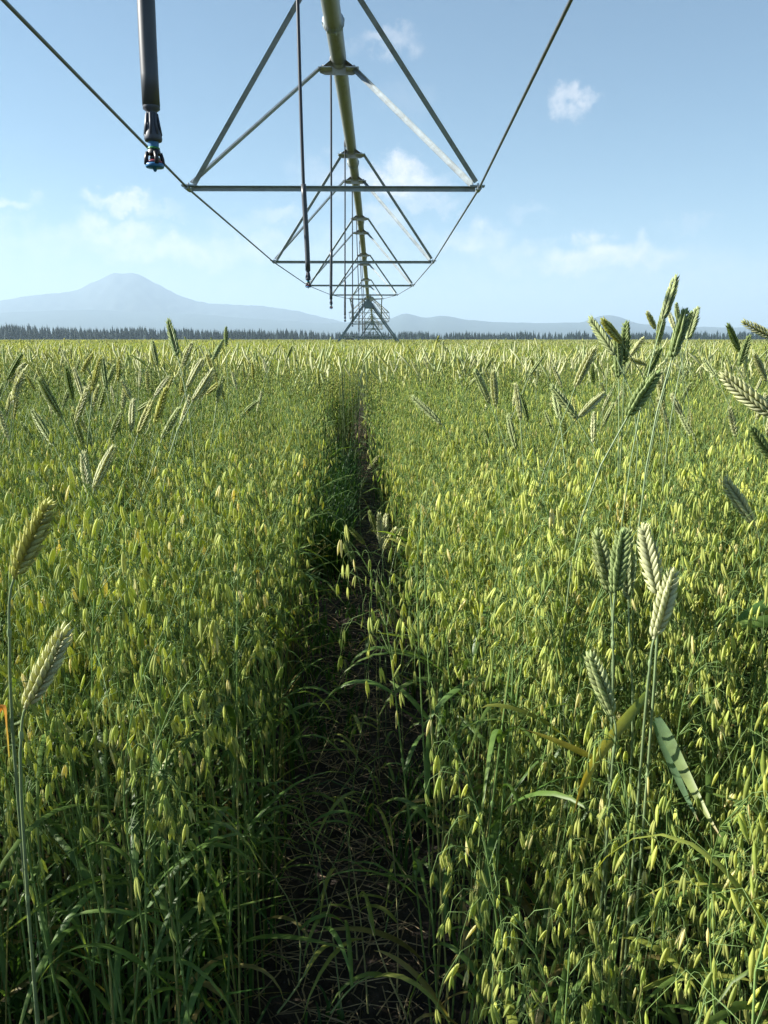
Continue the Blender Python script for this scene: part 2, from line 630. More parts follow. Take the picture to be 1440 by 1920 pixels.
# the plants that show largest: nearest to the camera and inside its view
depth = near @ FW[:2] + (CAM_H - 0.95) * math.sin(PITCH)
lat = near @ RT[:2]
inview = (depth > 0.35) & (np.abs(lat) < depth * 0.53 + 0.03)
rank = np.where(inview, np.hypot(near[:, 0], near[:, 1]), 1e9)
order = np.argsort(rank)[:298]
single = near[order]
rest = np.delete(near, order, 0)

OAT_LABEL = 'green oat plant with drooping husks, one of those standing closest to the camera'
OAT_GROUP = 'oat plants closest to the camera'
protos = []
for k, (st, lv, pn) in enumerate(vA + [oat_variant(RNG, 'A', RNG.uniform(0.45, 0.75)) for _ in range(8)]):
    protos.append((st.mesh('stem', 'stem'), [x.mesh('leaf', 'leaf') for x in lv], pn.mesh('panicle', 'oat')))
for i, (x, y) in enumerate(single):
    short = order[i] >= n_full
    st, lv, pn = protos[14 + i % 8] if short else protos[i % 14]
    t = thing('oat_plant', OAT_LABEL, 'oat plant', (x, y, 0), RNG.uniform(0, 2 * PI), OAT_GROUP)
    s = RNG.uniform(0.93, 1.12)
    if not short and RNG.random() < 0.2:
        s *= RNG.uniform(0.66, 0.9)
    t.scale = (s, s, s)
    t.rotation_euler = (RNG.normal(0, 0.045), RNG.normal(0, 0.045), t.rotation_euler.z)
    link('stem', st, t)
    for m in lv:
        link('leaf', m, t)
    link('panicle', pn, t)

field = MB()
vB = [fuse(oat_variant(RNG, 'B')) for _ in range(14)]
merge_instances(field, [fuse(v) for v in vA[:6]], rest[(rest[:, 1] < 2.2) & inview[np.delete(np.arange(len(near)), order)]], RNG, 0.93, 1.12)
merge_instances(field, vB, rest[(rest[:, 1] >= 2.2) | ~inview[np.delete(np.arange(len(near)), order)]], RNG, 0.93, 1.12)
merge_instances(field, vB, scatter(NEAR_END, 5.0, 240, 0.9, RNG), RNG, 0.93, 1.12)
vC = [fuse(oat_variant(RNG, 'C')) for _ in range(14)]
merge_instances(field, vC, scatter(5.0, 11, 200, 1.2, RNG), RNG, 0.94, 1.12)
vD = [fuse(oat_variant(RNG, 'D')) for _ in range(12)]
merge_instances(field, vD, scatter(11, 32, 95, 1.5, RNG, 0.58), RNG, 0.96, 1.19)


def far_variant(rng):
    """a tuft of many husks seen from far away"""
    mb = MB()
    for _ in range(16):
        x, y = rng.normal(0, 0.22, 2)
        h = rng.uniform(0.84, 1.08)
        c = lerp((0.17, 0.22, 0.08), (0.41, 0.43, 0.22), rng.random()) * rng.uniform(0.75, 1.15)
        L, r = rng.uniform(0.09, 0.22), rng.uniform(0.011, 0.022)
        t = rng.normal(0, 0.05, 2)
        V = np.array([[x + t[0], y + t[1], h], [x + r, y, h - L * .4], [x, y, h - L], [x - r, y + r * .6, h - L * .45]])
        mb.add(V, [(0, 1, 2), (0, 2, 3)], c)
    return mb.arrays()


vE = [far_variant(RNG) for _ in range(10)]
merge_instances(field, vE, scatter(32, 75, 11, 3, RNG, 0.57), RNG, 0.98, 1.23, 0.05)
merge_instances(field, vE, scatter(75, 200, 2.2, 5, RNG, 0.55), RNG, 0.99, 1.25, 0.05)
# the closed leaf canopy under the heads, where single plants can no longer be told apart
ys = np.concatenate([np.arange(30, 60, 0.6), np.arange(60, 170, 3), np.geomspace(170, 1300, 40)])
nx = 140
Vc = []
for y in ys:
    xs = np.linspace(-0.62 * y - 4, 0.62 * y + 4, nx)
    z = 0.90 + RNG.normal(0, 0.035, nx)
    Vc.append(np.stack([xs, np.full(nx, y), z], 1))
Vc = np.concatenate(Vc)
cc = np.array((0.19, 0.225, 0.085)) * (0.75 + 0.5 * RNG.random((len(Vc), 1)))
field.add(Vc, grid_faces(len(ys), nx, False), cc)
tag(field.build('oat_field', 'oat'), 'oat crop', None, None, 'stuff')
print('oat triangles', sum(len(f) for f in field.f))

# ------------------------------------------------------------------ wheat (taller plants among the oats)
EAR_PAL = {
    'g': (0.38, 0.45, 0.21),      # grey green
    'd': (0.24, 0.325, 0.12),   # darker, the shade of backlit ears put into the colour
    'p': (0.52, 0.55, 0.32),      # pale
    'y': (0.48, 0.50, 0.17),      # yellowing
}


def ear_mesh(rng, col, nodes=10, sides=6, rings=6):
    """an awnless ear of length 1 along +z: two ranks of pointed husks that overlap like a herringbone"""
    mb = MB()
    col = np.array(col)
    V, F = tube(np.array([[0, 0, -0.03], [0, 0, 0.4], [0, 0, 0.9]]), [0.022, 0.035, 0.015], 6)
    mb.add(V, F, col * 0.7)
    for i in range(nodes):
        t = i / (nodes - 1)
        z = 0.0 + 0.80 * t
        size = (0.62 + 0.38 * math.sin(min(1, t * 2.2 + 0.2) * PI / 2)) * (1 - 0.34 * max(0, (t - 0.55) / 0.45))
        tone = rng.uniform(0.86, 1.14)
        for s in (-1, 1):
            zz = z + (0.04 if s > 0 else 0)
            for y, ang, out, k2 in ((0.040, 0.40, 0.012, 1.0), (-0.040, 0.40, 0.012, 1.0), (0.0, 0.58, 0.030, 0.95)):
                L = 0.190 * size * k2 * rng.uniform(0.92, 1.10)
                V, F, tt = spindle(L, 0.033 * size, sides, rings, 0.72, 0.36)
                an = ang * rng.uniform(0.85, 1.15)
                d = np.array([s * math.sin(an), math.copysign(0.16, y) if y else 0, math.cos(an)])
                Rm = rot_to(d, rng.uniform(-0.4, 0.4))
                c = col * tone * rng.uniform(0.88, 1.12)
                k = np.clip(tt, 0, 1)[:, None]
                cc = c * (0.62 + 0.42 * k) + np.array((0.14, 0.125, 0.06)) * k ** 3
                mb.add(V @ Rm.T + np.array([s * out * size, y * size, zz]), F, cc)
                if sides > 4:                          # the short point of the husk
                    e = d / np.linalg.norm(d)
                    q = np.array([s * out * size, y * size, zz]) + e * L * 0.94
                    V, F = tube(np.array([q, q + e * 0.02 + (0, 0, 0.018)]), [0.0045, 0.001], 3)
                    mb.add(V, F, col * 0.9 + 0.08)
    for y in (-0.02, 0, 0.02):                         # end spikelet
        V, F, tt = spindle(0.15, 0.024, sides, rings)
        Rm = rot_to(np.array([rng.normal(0, .1), y * 6, 1.0]))
        mb.add(V @ Rm.T + np.array([0, y, 0.83]), F, col * 1.05)
    V, F, C = mb.arrays()
    b = rng.uniform(-0.12, 0.12)
    V = V.copy()
    V[:, 1] += b * V[:, 2] ** 2
    return make_mesh('ear', V, F, C, 'ear')


EARS = {k: [ear_mesh(RNG, c) for _ in range(3)] for k, c in EAR_PAL.items()}
EARS_FAR = {k: [ear_mesh(RNG, c, 9, 4, 5) for _ in range(2)] for k, c in EAR_PAL.items()}
STEM_BLUE = np.array((0.165, 0.225, 0.105))


def blade_mesh(rng, dry=0.0):
    L = 1.0
    k = 10
    pts = bez((0, 0, 0), (0.12, 0, 0.35), (0.5, 0, 0.5), (rng.uniform(0.75, 0.95), rng.uniform(-0.1, 0.1), rng.uniform(-0.1, 0.3)), k)
    V, F = ribbon(pts, leaf_width(k, 0.028), (0, 1.0, 0), 0.3, rng.uniform(-1.4, 1.4))
    c = lerp(np.array((0.095, 0.185, 0.06)), np.array((0.5, 0.42, 0.08)), dry)
    tip = np.repeat(np.linspace(0, 1, k), 3)[:, None]
    return make_mesh('leaf', V, F, c * (1 - 0.3 * tip) + np.array((0.4, 0.35, 0.08)) * 0.3 * tip, 'leaf')


BLADES = [blade_mesh(RNG, d) for d in (0, 0, 0.1, 0.15, 0.7)]


def ear_matrix(p, q, roll, fat):
    p, q = np.asarray(p, float), np.asarray(q, float)
    L = np.linalg.norm(q - p)
    z = (q - p) / L
    x = np.cross([0.2, 1.0, 0.1], z)
    x = norm(x)
    y = np.cross(z, x)
    c, s = math.cos(roll), math.sin(roll)
    X, Y = x * c + y * s, y * c - x * s
    m = Matrix.Identity(4)
    for i in range(3):
        m[i][0], m[i][1], m[i][2], m[i][3] = X[i] * L * fat, Y[i] * L * fat, z[i] * L, p[i]
    return m


def wheat(p, q, col, label, group=None, via=None, foot=None, leaves=2, far=False, fat=1.0, roll=None, stem_r=0.0019):
    """a wheat plant whose ear runs from p to q; its straw comes up from foot, through the point via"""
    p, q = np.asarray(p, float), np.asarray(q, float)
    if foot is None:
        lean = (q - p)[:2]
        foot = p[:2] - lean / max(np.linalg.norm(q - p), 1e-6) * 0.13 * min(1, p[2]) + RNG.normal(0, 0.025, 2)
    foot = np.array([foot[0], foot[1], 0.0])
    t = thing('wheat_plant', label, 'wheat', foot, 0, group)
    d = norm(q - p)
    H = max(p[2], 0.2)
    if d[2] < 0.35:
        c2 = p - np.array([d[0] * 0.05, d[1] * 0.05, 0.10])
    else:
        c2 = p - d * 0.28 * H
    pts = bez(foot, foot + (0, 0, 0.45 * H), c2, p, 6 if far else 12)
    if via is not None:
        via = np.asarray(via, float)
        a = bez(foot, foot + (0, 0, 0.3), via - (p - via) * 0.6 * np.array([1, 1, 1]), via, 7)
        b = bez(via, via + (p - via) * 0.35, p - d * np.linalg.norm(p - via) * 0.3, p, 7)
        pts = np.concatenate([a, b[1:]])
    mb = MB()
    n = 4 if far else 7
    tt = np.linspace(0, 1, len(pts))
    V, F = tube(pts - foot, stem_r * (1.2 - 0.45 * tt), n)
    sc = STEM_BLUE * RNG.uniform(0.85, 1.15)
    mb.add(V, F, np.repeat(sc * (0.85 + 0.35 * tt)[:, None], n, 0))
    if not far:
        for h in (0.35, 0.62):
            i = int(h * len(pts))
            V, F = lathe([(stem_r * .9, -.006), (stem_r * 1.5, -.002), (stem_r * 1.5, .002), (stem_r * .9, .006)], 7, pts[i] - foot)
            mb.add(V, F, sc * 1.35)
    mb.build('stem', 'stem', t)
    src = (EARS_FAR if far else EARS)[col]
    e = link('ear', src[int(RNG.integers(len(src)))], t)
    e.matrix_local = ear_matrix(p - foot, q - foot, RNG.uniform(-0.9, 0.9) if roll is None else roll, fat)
    for k in range(leaves):
        h = (0.42, 0.66, 0.25)[k]
        i = pts[int(h * len(pts))] - foot
        lf = link('leaf', BLADES[int(RNG.integers(len(BLADES)))], t)
        lf.location = i
        s = RNG.uniform(0.16, 0.26)
        lf.scale = (s, s, s)
        lf.rotation_euler = (0, 0, RNG.uniform(0, 2 * PI))
    return t


def leaf_on(t, P, w, cols, twist=0.0, side=(0, 0, 1), label=None):
    """a blade of its own shape on plant t, through the world points P"""
    P = np.asarray(P, float)
    k = 14
    if len(P) == 4:
        pts = bez(*P, k)
    else:
        s = np.linspace(0, len(P) - 1, k)
        pts = np.stack([np.interp(s, np.arange(len(P)), P[:, c]) for c in range(3)], 1)
    V, F = ribbon(pts - np.array(t.location), leaf_width(k, w), side, 0.25, twist)
    u = np.repeat(np.linspace(0, 1, k), 3)[:, None]
    c = lerp(cols[0], cols[1], 0) * (1 - u) + np.asarray(cols[1]) * u
    c = c * RNG.uniform(0.82, 1.15, (len(c), 1))
    br = np.clip((u - 0.86) / 0.14, 0, 1)
    c = c * (1 - br) + np.array((0.26, 0.17, 0.07)) * br
    mb = MB().add(V, F, c)
    o = mb.build('leaf', 'leaf', t)
    if label:
        o['label'] = label
    return o


HAND = [
    # u, v of the ear's foot, u, v of its tip (photo pixels), colour, label, depth or None
    (28, 1080, 98, 927, 'y', 'thick yellow wheat ear leaning right, highest at the left edge of the photo', None),
    (50, 1323, 135, 1175, 'p', 'thick pale wheat ear leaning right, low on the left above an orange dead leaf', None),
    (180, 1027, 215, 958, 'g', 'grey green wheat ear right of the thick yellow ear', None),
    (165, 1110, 187, 1043, 'g', 'small dull wheat ear just under another in the left oats', None),
    (115, 1150, 138, 1117, 'p', 'short pale ear leaning right above the lower thick ear at left', None),
    (110, 1125, 123, 1083, 'g', 'short upright green ear above the lower thick ear at left', None),
    (80, 1170, 97, 1127, 'g', 'small ear lowest of three right of the yellow ear stalk', None),
    (377, 1057, 413, 1012, 'p', 'lone pale ear leaning right in the middle of the left oats', None),
    (238, 997, 267, 960, 'g', 'short green ear tilted right among oats left of the lone pale ear', None),
    (167, 926, 153, 841, 'p', 'pale broad ear, left one of a V shaped pair at left', None),
    (177, 918, 210, 829, 'p', 'pale broad ear leaning right, right one of a V shaped pair at left', None),
    (115, 782, 66, 706, 'g', 'long grey green ear leaning left, upper left of the field', None),
    (100, 834, 59, 765, 'g', 'grey ear leaning left below the long left leaning ear', None),
    (156, 834, 134, 770, 'g', 'green ear leaning left right above the V shaped pair', None),
    (170, 758, 153, 709, 'g', 'dark sided ear touching a pale one, upper left of the field', None),
    (156, 747, 139, 687, 'p', 'pale ear leaning left beside a dark sided ear, upper left of the field', None),
    (247, 808, 247, 744, 'p', 'pale ear standing dead straight on a bare stalk in the left field', None),
    (207, 827, 229, 768, 'g', 'green ear leaning right at the left of the straight pale ear', None),
    (231, 768, 233, 720, 'p', 'pale upright ear just above and left of the straight pale ear', None),
    (259, 813, 288, 749, 'y', 'yellowish ear leaning right beside the straight pale ear', None),
    (269, 827, 285, 786, 'g', 'small ear lowest at the right of the straight pale ear', None),
    (290, 744, 318, 702, 'p', 'left one of two parallel ears leaning right in the left field', None),
    (307, 740, 325, 704, 'y', 'right one of two parallel ears leaning right in the left field', None),
    (253, 772, 288, 751, 'g', 'ear lying almost flat to the right behind the straight pale ear', None),
    (351, 727, 378, 668, 'p', 'whitish ear leaning right, tallest of three whitish ears left of the path', None),
    (361, 753, 403, 690, 'p', 'whitish ear bent far right, lowest of three whitish ears left of the path', None),
    (373, 747, 404, 699, 'p', 'whitish ear half hidden behind another whitish ear left of the path', None),
    (385, 740, 420, 711, 'y', 'yellow ear bent right next to three whitish ears', None),
    (342, 688, 359, 640, 'p', 'pale ear reaching the tree line left of the path', None),
    (333, 668, 314, 596, 'd', 'dark thin ear rising above the tree line, tallest on the left', None),
    (424, 650, 423, 612, 'd', 'dark upright ear against the tree line left of the path', None),
    (439, 872, 448, 827, 'g', 'small upright ear, lower one of a pair left of the path', None),
    (443, 831, 420, 791, 'd', 'dark ear leaning left, upper one of a pair left of the path', None),
    (451, 782, 484, 747, 'd', 'dark ear leaning right towards the path in the left field', None),
    (14, 713, 40, 659, 'd', 'dark ear leaning right, upper one of two at the far left edge', None),
    (17, 716, 49, 678, 'p', 'pale ear leaning right, lower one of two at the far left edge', None),
    (200, 730, 189, 668, 'd', 'thin dark ear standing upright between paler ears upper left', None),
    (200, 723, 215, 680, 'g', 'green ear leaning right, sharing a foot with a thin dark ear', None),
    (153, 699, 174, 661, 'y', 'yellow ear leaning right, upper left below the tree line', None),
    (137, 749, 120, 685, 'd', 'dark ear leaning left beside pale ears upper left', None),
    (33, 893, 19, 845, 'p', 'pale ear leaning left near the left edge above a dark bent ear', None),
    (97, 921, 45, 873, 'd', 'dark ear bowed left above the thick yellow ear', None),
    (24, 930, -6, 872, 'd', 'dark ear cut by the left edge above the thick yellow ear', None),
    (135, 862, 155, 826, 'y', 'yellow green ear leaning right above the V shaped pair', None),
    (181, 859, 161, 803, 'd', 'dark ear leaning left just behind the V shaped pair', None),
    (399, 675, 420, 636, 'd', 'dark ear leaning right beside the dark upright ear at the tree line', None),
    (295, 685, 283, 636, 'g', 'green ear leaning left below the tallest dark ear on the left', None),
    (1234, 646, 1244, 579, 'g', 'green ear under the tallest ear on the right', None),
    (1243, 600, 1270, 515, 'g', 'green ear reaching highest into the sky on the right', 1.62),
    (1153, 665, 1102, 593, 'g', 'thick ear leaning left against the mountains on the right', None),
    (1165, 642, 1126, 596, 'y', 'yellow green ear behind the thick left leaning ear', 1.75),
    (1160, 708, 1159, 622, 'd', 'dark upright ear in front of the thick left leaning ear', None),
    (1171, 683, 1173, 598, 'd', 'dark upright ear behind another, right of the thick left leaning ear', None),
    (1229, 616, 1211, 582, 'p', 'short pale ear leaning left beside the tallest ear', 2.4),
    (1266, 619, 1252, 581, 'p', 'pale ear, left of two thin ears above the horizon on the right', 2.5),
    (1273, 607, 1266, 566, 'g', 'thin upright ear with dark tip above the horizon on the right', 2.5),
    (1260, 671, 1292, 573, 'd', 'thick dark ear leaning right, largest above the horizon', None),
    (1276, 637, 1297, 580, 'd', 'dark ear leaning right just behind the thickest dark ear', 1.75),
    (1290, 637, 1309, 573, 'g', 'green ear leaning right, last of the bunch above the horizon', 2.0),
    (1209, 711, 1240, 647, 'd', 'dark ear leaning right below the tallest ear', None),
    (1177, 781, 1237, 690, 'd', 'large dark ear leaning far right over the oats on the right', None),
    (1081, 784, 1031, 717, 'g', 'ear leaning left, left one of a wide V in the right field', None),
    (1084, 783, 1139, 732, 'p', 'pale ear leaning right, right one of a wide V in the right field', None),
    (1066, 760, 1028, 759, 'p', 'pale ear lying flat to the left beside the wide V', 2.6),
    (1079, 725, 1115, 645, 'p', 'long whitish ear leaning right in the right field', None),
    (1113, 720, 1108, 680, 'd', 'small dark ear right of the long whitish ear', None),
    (1180, 670, 1209, 630, 'p', 'pale ear leaning right behind the dark upright ears', 3.0),
    (1211, 683, 1179, 674, 'p', 'pale ear lying flat to the left behind the dark upright ears', 3.0),
    (1283, 787, 1255, 737, 'p', 'pale ear leaning left in the oats on the right', None),
    (1295, 806, 1292, 760, 'p', 'whitish thin ear hanging in the oats on the right', None),
    (1454, 780, 1342, 703, 'p', 'large pale ear reaching in from the right edge, highest big one', None),
    (1343, 706, 1315, 672, 'g', 'small ear behind the tip of the large pale ear at the right edge', 2.6),
    (1387, 659, 1362, 604, 'd', 'dark ear leaning left, left one of a V near the right edge', None),
    (1387, 685, 1406, 625, 'd', 'dark ear leaning right, right one of a V near the right edge', None),
    (1456, 636, 1388, 599, 'p', 'pale ear reaching in from the right edge at the horizon', 1.6),
    (1452, 868, 1404, 794, 'd', 'dark ear cut by the right edge under the large pale ear', None),
    (1437, 714, 1411, 659, 'p', 'pale ear with spread husks near the right edge under the horizon', None),
    (1413, 980, 1350, 890, 'p', 'long pale ear bowed left on a bare stalk near the right edge', 1.45),
    (1143, 1107, 1118, 988, 'g', 'leftmost of three big upright ears in the right foreground oats', None),
    (1153, 1113, 1172, 983, 'd', 'middle one of three big upright ears in the right foreground oats', None),
    (1178, 1123, 1177, 987, 'g', 'rightmost and dullest of three big upright ears at right', 1.18),
    (1173, 990, 1172, 930, 'y', 'thin ear rising behind three big upright ears', 1.9),
    (1233, 1113, 1205, 977, 'p', 'big pale ear leaning left over the lower big ear at right', None),
    (1227, 1195, 1272, 1060, 'p', 'big pale ear leaning right with coarse herringbone husks', None),
    (1150, 1343, 1100, 1217, 'g', 'big green ear leaning left above the yellowing leaf', None),
    (1228, 1350, 1222, 1247, 'g', 'slender upright ear above a long grey leaf at right', None),
    (828, 795, 768, 740, 'g', 'bent ear leaning left just right of the path', 2.7),
    (918, 755, 887, 690, 'g', 'ear leaning left right of the path, beside a whitish one', None),
    (930, 762, 922, 690, 'p', 'whitish upright ear right of the path', None),
    (990, 790, 975, 735, 'd', 'dark ear leaning left in the middle of the right field', None),
    (968, 842, 950, 772, 'g', 'thin ear leaning left below a dark one, right field', 2.6),
    (926, 855, 906, 800, 'g', 'dull ear leaning left lowest by the right side of the path', 2.9),
    (690, 880, 711, 853, 'p', 'small pale ear leaning right over the path, furthest along it', 4.4),
    (708, 1003, 692, 955, 'g', 'green ear leaning left in the bunch standing on the path', 2.62),
    (716, 1030, 710, 958, 'p', 'pale thin ear, tallest of the bunch standing on the path', 2.55),
    (719, 1022, 723, 960, 'p', 'pale ear standing straight in the bunch on the path', 2.60),
    (720, 1030, 743, 986, 'p', 'pale ear leaning right in the bunch on the path', 2.52),
    (744, 1022, 760, 985, 'y', 'small yellowish ear at the right of the bunch on the path', 2.5),
    (684, 1020, 653, 988, 'g', 'thick short ear bent left in the bunch on the path', 2.6),
    (665, 1060, 648, 1011, 'd', 'dark ear leaning left, lowest of the bunch on the path', 2.6),
]
VIA = {  # straw through this pixel, and its foot under that pixel
    28: ((18, 1247), (22, 1560)), 50: ((38, 1410), (30, 1720)),
    1143: ((1148, 1240), (1122, 1820)), 1153: ((1150, 1260), (1135, 1830)), 1178: ((1186, 1300), (1165, 1800)),
    1233: ((1232, 1200), (1195, 1700)), 1227: ((1216, 1270), (1175, 1780)), 1150: ((1148, 1440), (1110, 1850)),
    1228: ((1205, 1480), (1195, 1850)), 1413: ((1428, 1090), (1432, 1500)),
}
PLANT = {}
for u0, v0, u1, v1, col, label, dep in HAND:
    Lp = math.hypot(u1 - u0, v1 - v0)
    if dep is None:
        dep = float(np.clip((0.098 if Lp > 95 else 0.108) * FPX / Lp, 0.8, 4.2))
    tip_d = dep * (1 + RNG.uniform(-0.025, 0.025))
    p, q = un(u0, v0, dep), un(u1, v1, tip_d)
    kw = {}
    if u0 in VIA:
        (a, b), (c, d) = VIA[u0]
        kw['via'] = un(a, b, dep * 1.01)
        w = ray(c, d)
        foot = EYE + w * (dep * 0.98 / w[1])
        kw['foot'] = foot[:2]
    L = np.linalg.norm(q - p)
    fat = float(np.clip(0.118 / L, 0.8, 1.25)) * (0.92 if Lp > 90 else 0.84)
    big = Lp > 90
    tagl = label if 'ear' in label else label
    PLANT[u0] = wheat(p, q, col, label, None, leaves=(0 if u0 in VIA else 1), far=Lp < 50, fat=fat, stem_r=0.0018 if big else 0.0016, **kw)

# leaves that stand out by the ears in the right foreground
GRN, GRY, YEL, BLU = (0.10, 0.20, 0.055), (0.16, 0.24, 0.10), (0.50, 0.38, 0.05), (0.13, 0.22, 0.11)
t = PLANT[1227]
leaf_on(t, [un(1190, 1325, 1.10), un(1212, 1300, 1.10), un(1140, 1390, 1.08), un(1100, 1425, 1.06), un(1076, 1525, 1.03)][1:], 0.0095, (GRY, YEL), 0.15, (0.75, 0.1, -0.65), 'broad leaf bent over, its lower half yellow')
leaf_on(PLANT[1150], [un(1120, 1425, 1.1), un(1085, 1408, 1.1), un(1030, 1382, 1.1), un(984, 1368, 1.1)], 0.0050, ((0.40, 0.34, 0.05), (0.52, 0.42, 0.08)), 0.15, (0.2, 0, 1), 'yellow blade')
leaf_on(PLANT[1228], [un(1232, 1345, 1.12), un(1262, 1400, 1.10), un(1300, 1490, 1.06), un(1352, 1570, 1.0)], 0.0085, (BLU, (0.26, 0.30, 0.08)), 0.3, (0.7, 0.3, 0.5), 'broad grey green blade hanging right')
leaf_on(PLANT[1228], [un(1226, 1352, 1.13), un(1250, 1420, 1.12), un(1290, 1500, 1.1), un(1310, 1540, 1.08)], 0.0060, (BLU, BLU), 0.5, (0.7, 0.3, 0.5))
leaf_on(PLANT[1143], [un(1149, 1232, 1.3), un(1110, 1228, 1.3), un(1060, 1244, 1.28), un(986, 1243, 1.26)], 0.0062, (BLU, GRN), 0.6, (0, 0, 1))
leaf_on(PLANT[1143], [un(1149, 1235, 1.3), un(1160, 1225, 1.3), un(1172, 1240, 1.28), un(1180, 1275, 1.27)], 0.0060, (BLU, GRN), 0.5, (0, 0, 1))
leaf_on(PLANT[1413], [un(1366, 1178, 1.2), un(1395, 1150, 1.2), un(1425, 1136, 1.2), un(1475, 1120, 1.2)][::-1], 0.0085, (GRN, GRN), 0.3, (0, 0.3, 1))
leaf_on(PLANT[1413], [un(1362, 1176, 1.2), un(1395, 1172, 1.18), un(1425, 1160, 1.18), un(1480, 1166, 1.18)][::-1], 0.0095, (GRN, (0.2, 0.28, 0.06)), 0.2, (0, 0.3, 1))
leaf_on(PLANT[28], [un(16, 1420, 0.8), un(10, 1360, 0.8), un(8, 1290, 0.8), un(-3, 1345, 0.8)], 0.0055, ((0.30, 0.25, 0.05), (0.62, 0.20, 0.02)), 0.3, (0, 0, 1), 'dead orange leaf bent over')

# smaller wheat plants scattered over the field: copies of a few, each thing with its parts
def copy_plant(src, x, y, s, rz, label, group):
    c = src.copy()
    COL.objects.link(c)
    c.location = (x, y, 0)
    c.scale = (s, s, s)
    c.rotation_euler = (0, 0, rz)
    c['label'] = label
    c['group'] = group
    for ch in src.children:
        k = ch.copy()
        COL.objects.link(k)
        k.parent = c
    return c


WL = {
    'l': ('small wheat plant with a green ear standing above the oats left of the path', 'small wheat plants left of the path'),
    'r': ('small wheat plant with a green ear standing above the oats right of the path', 'small wheat plants right of the path'),
}
src_plants = []
for k, col in enumerate('ppgypgpg'):
    a = RNG.uniform(0, 2 * PI)
    ln = RNG.uniform(0.1, 0.75)
    H = RNG.uniform(1.06, 1.22)
    p = np.array([0, 0, H])
    q = p + 0.108 * np.array([math.sin(ln) * math.cos(a), math.sin(ln) * math.sin(a), math.cos(ln)])
    src_plants.append(wheat(p, q, col, *WL['l'], foot=p[:2] - 0.1 * ln * np.array([math.cos(a), math.sin(a)]), leaves=1, far=True, fat=0.82))
for bx in range(200):
    left = RNG.random() < 0.6
    y = float(1.9 + 7 * RNG.random() ** 1.15)
    for _ in range(60):
        x = RNG.uniform(0.35 + 0.02 * y, 0.50 * y + 0.2) * (-1 if left else 1)
        if left or x > 0.2:
            break
    lab, grp = WL['l' if left else 'r']
    if bx < len(src_plants):
        o = src_plants[bx]
        o.location = (x, y, 0)
        o['label'], o['group'] = lab, grp
        o.rotation_euler = (0, 0, RNG.uniform(0, 2 * PI))
    else:
        copy_plant(src_plants[bx % len(src_plants)], x, y, RNG.uniform(0.92, 1.06), RNG.uniform(0, 2 * PI), lab, grp)

# further off the wheat ears can no longer be counted
wf = MB()
for i in range(12000):
    y = 6 + 88 * RNG.random() ** 1.3
    x = RNG.uniform(-0.55 * y, 0.55 * y)
    h = RNG.uniform(1.08, 1.30) + 0.12 * RNG.random() ** 4
    c = np.array(EAR_PAL['gppy'[int(RNG.integers(4))]]) * 0.95
    t2 = RNG.normal(0, 0.045, 2)
    pts = np.array([[x, y, h - 0.12], [x + t2[0] * .5, y, h - 0.06], [x + t2[0], y + t2[1], h]])
    V, F = tube(pts, [0.004, 0.010, 0.005], 4)
    wf.add(V, F, c)
    V, F = tube(np.array([[x - t2[0], y, 0], [x, y, h - 0.12]]), 0.003, 3)
    wf.add(V, F, STEM_BLUE)
tag(wf.build('distant_wheat', 'ear'), None, None, None, 'stuff')

# ------------------------------------------------------------------ ground, straw and weeds
xs = np.concatenate([[-24000, -6000, -1500, -400, -100, -30, -8, -3], np.arange(-1.2, 1.21, 0.03), [3, 8, 30, 100, 400, 1500, 6000, 24000]])
ys = np.concatenate([[-8000, -1000, -100, -10, -2], np.arange(-0.5, 12, 0.05), [14, 18, 25, 40, 80, 200, 600, 1500, 5000, 12000, 24000]])
X, Y = np.meshgrid(xs, ys)
fine = (np.abs(X) < 1.25) & (Y > -0.6) & (Y < 12.1)
Z = np.where(fine, RNG.normal(0, 0.010, X.shape) + 0.012 * np.sin(X * 23 + Y * 7) * np.sin(Y * 17 - X * 5) + 0.01 * np.sin(Y * 5.3), 0.0)
mg, nt, b = new_mat('dark_soil')
tc = nt.nodes.new('ShaderNodeTexCoord')
n1 = nt.nodes.new('ShaderNodeTexNoise')
n1.inputs['Scale'].default_value = 9
n1.inputs['Detail'].default_value = 8
n1.inputs['Roughness'].default_value = 0.7
nt.links.new(tc.outputs['Object'], n1.inputs['Vector'])
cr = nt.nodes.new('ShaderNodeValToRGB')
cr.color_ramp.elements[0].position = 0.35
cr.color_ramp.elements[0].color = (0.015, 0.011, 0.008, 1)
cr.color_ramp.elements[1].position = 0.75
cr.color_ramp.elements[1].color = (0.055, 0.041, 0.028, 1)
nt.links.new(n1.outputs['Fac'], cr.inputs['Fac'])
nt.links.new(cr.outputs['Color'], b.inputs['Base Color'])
b.inputs['Roughness'].default_value = 0.95
n2 = nt.nodes.new('ShaderNodeTexNoise')
n2.inputs['Scale'].default_value = 60
n2.inputs['Detail'].default_value = 6
nt.links.new(tc.outputs['Object'], n2.inputs['Vector'])
bp = nt.nodes.new('ShaderNodeBump')
bp.inputs['Strength'].default_value = 0.8
bp.inputs['Distance'].default_value = 0.02
nt.links.new(n2.outputs['Fac'], bp.inputs['Height'])
nt.links.new(bp.outputs['Normal'], b.inputs['Normal'])
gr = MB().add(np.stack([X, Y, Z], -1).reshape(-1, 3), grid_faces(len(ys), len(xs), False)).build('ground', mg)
tag(gr, 'dark bare soil of the field', None, None, 'structure')

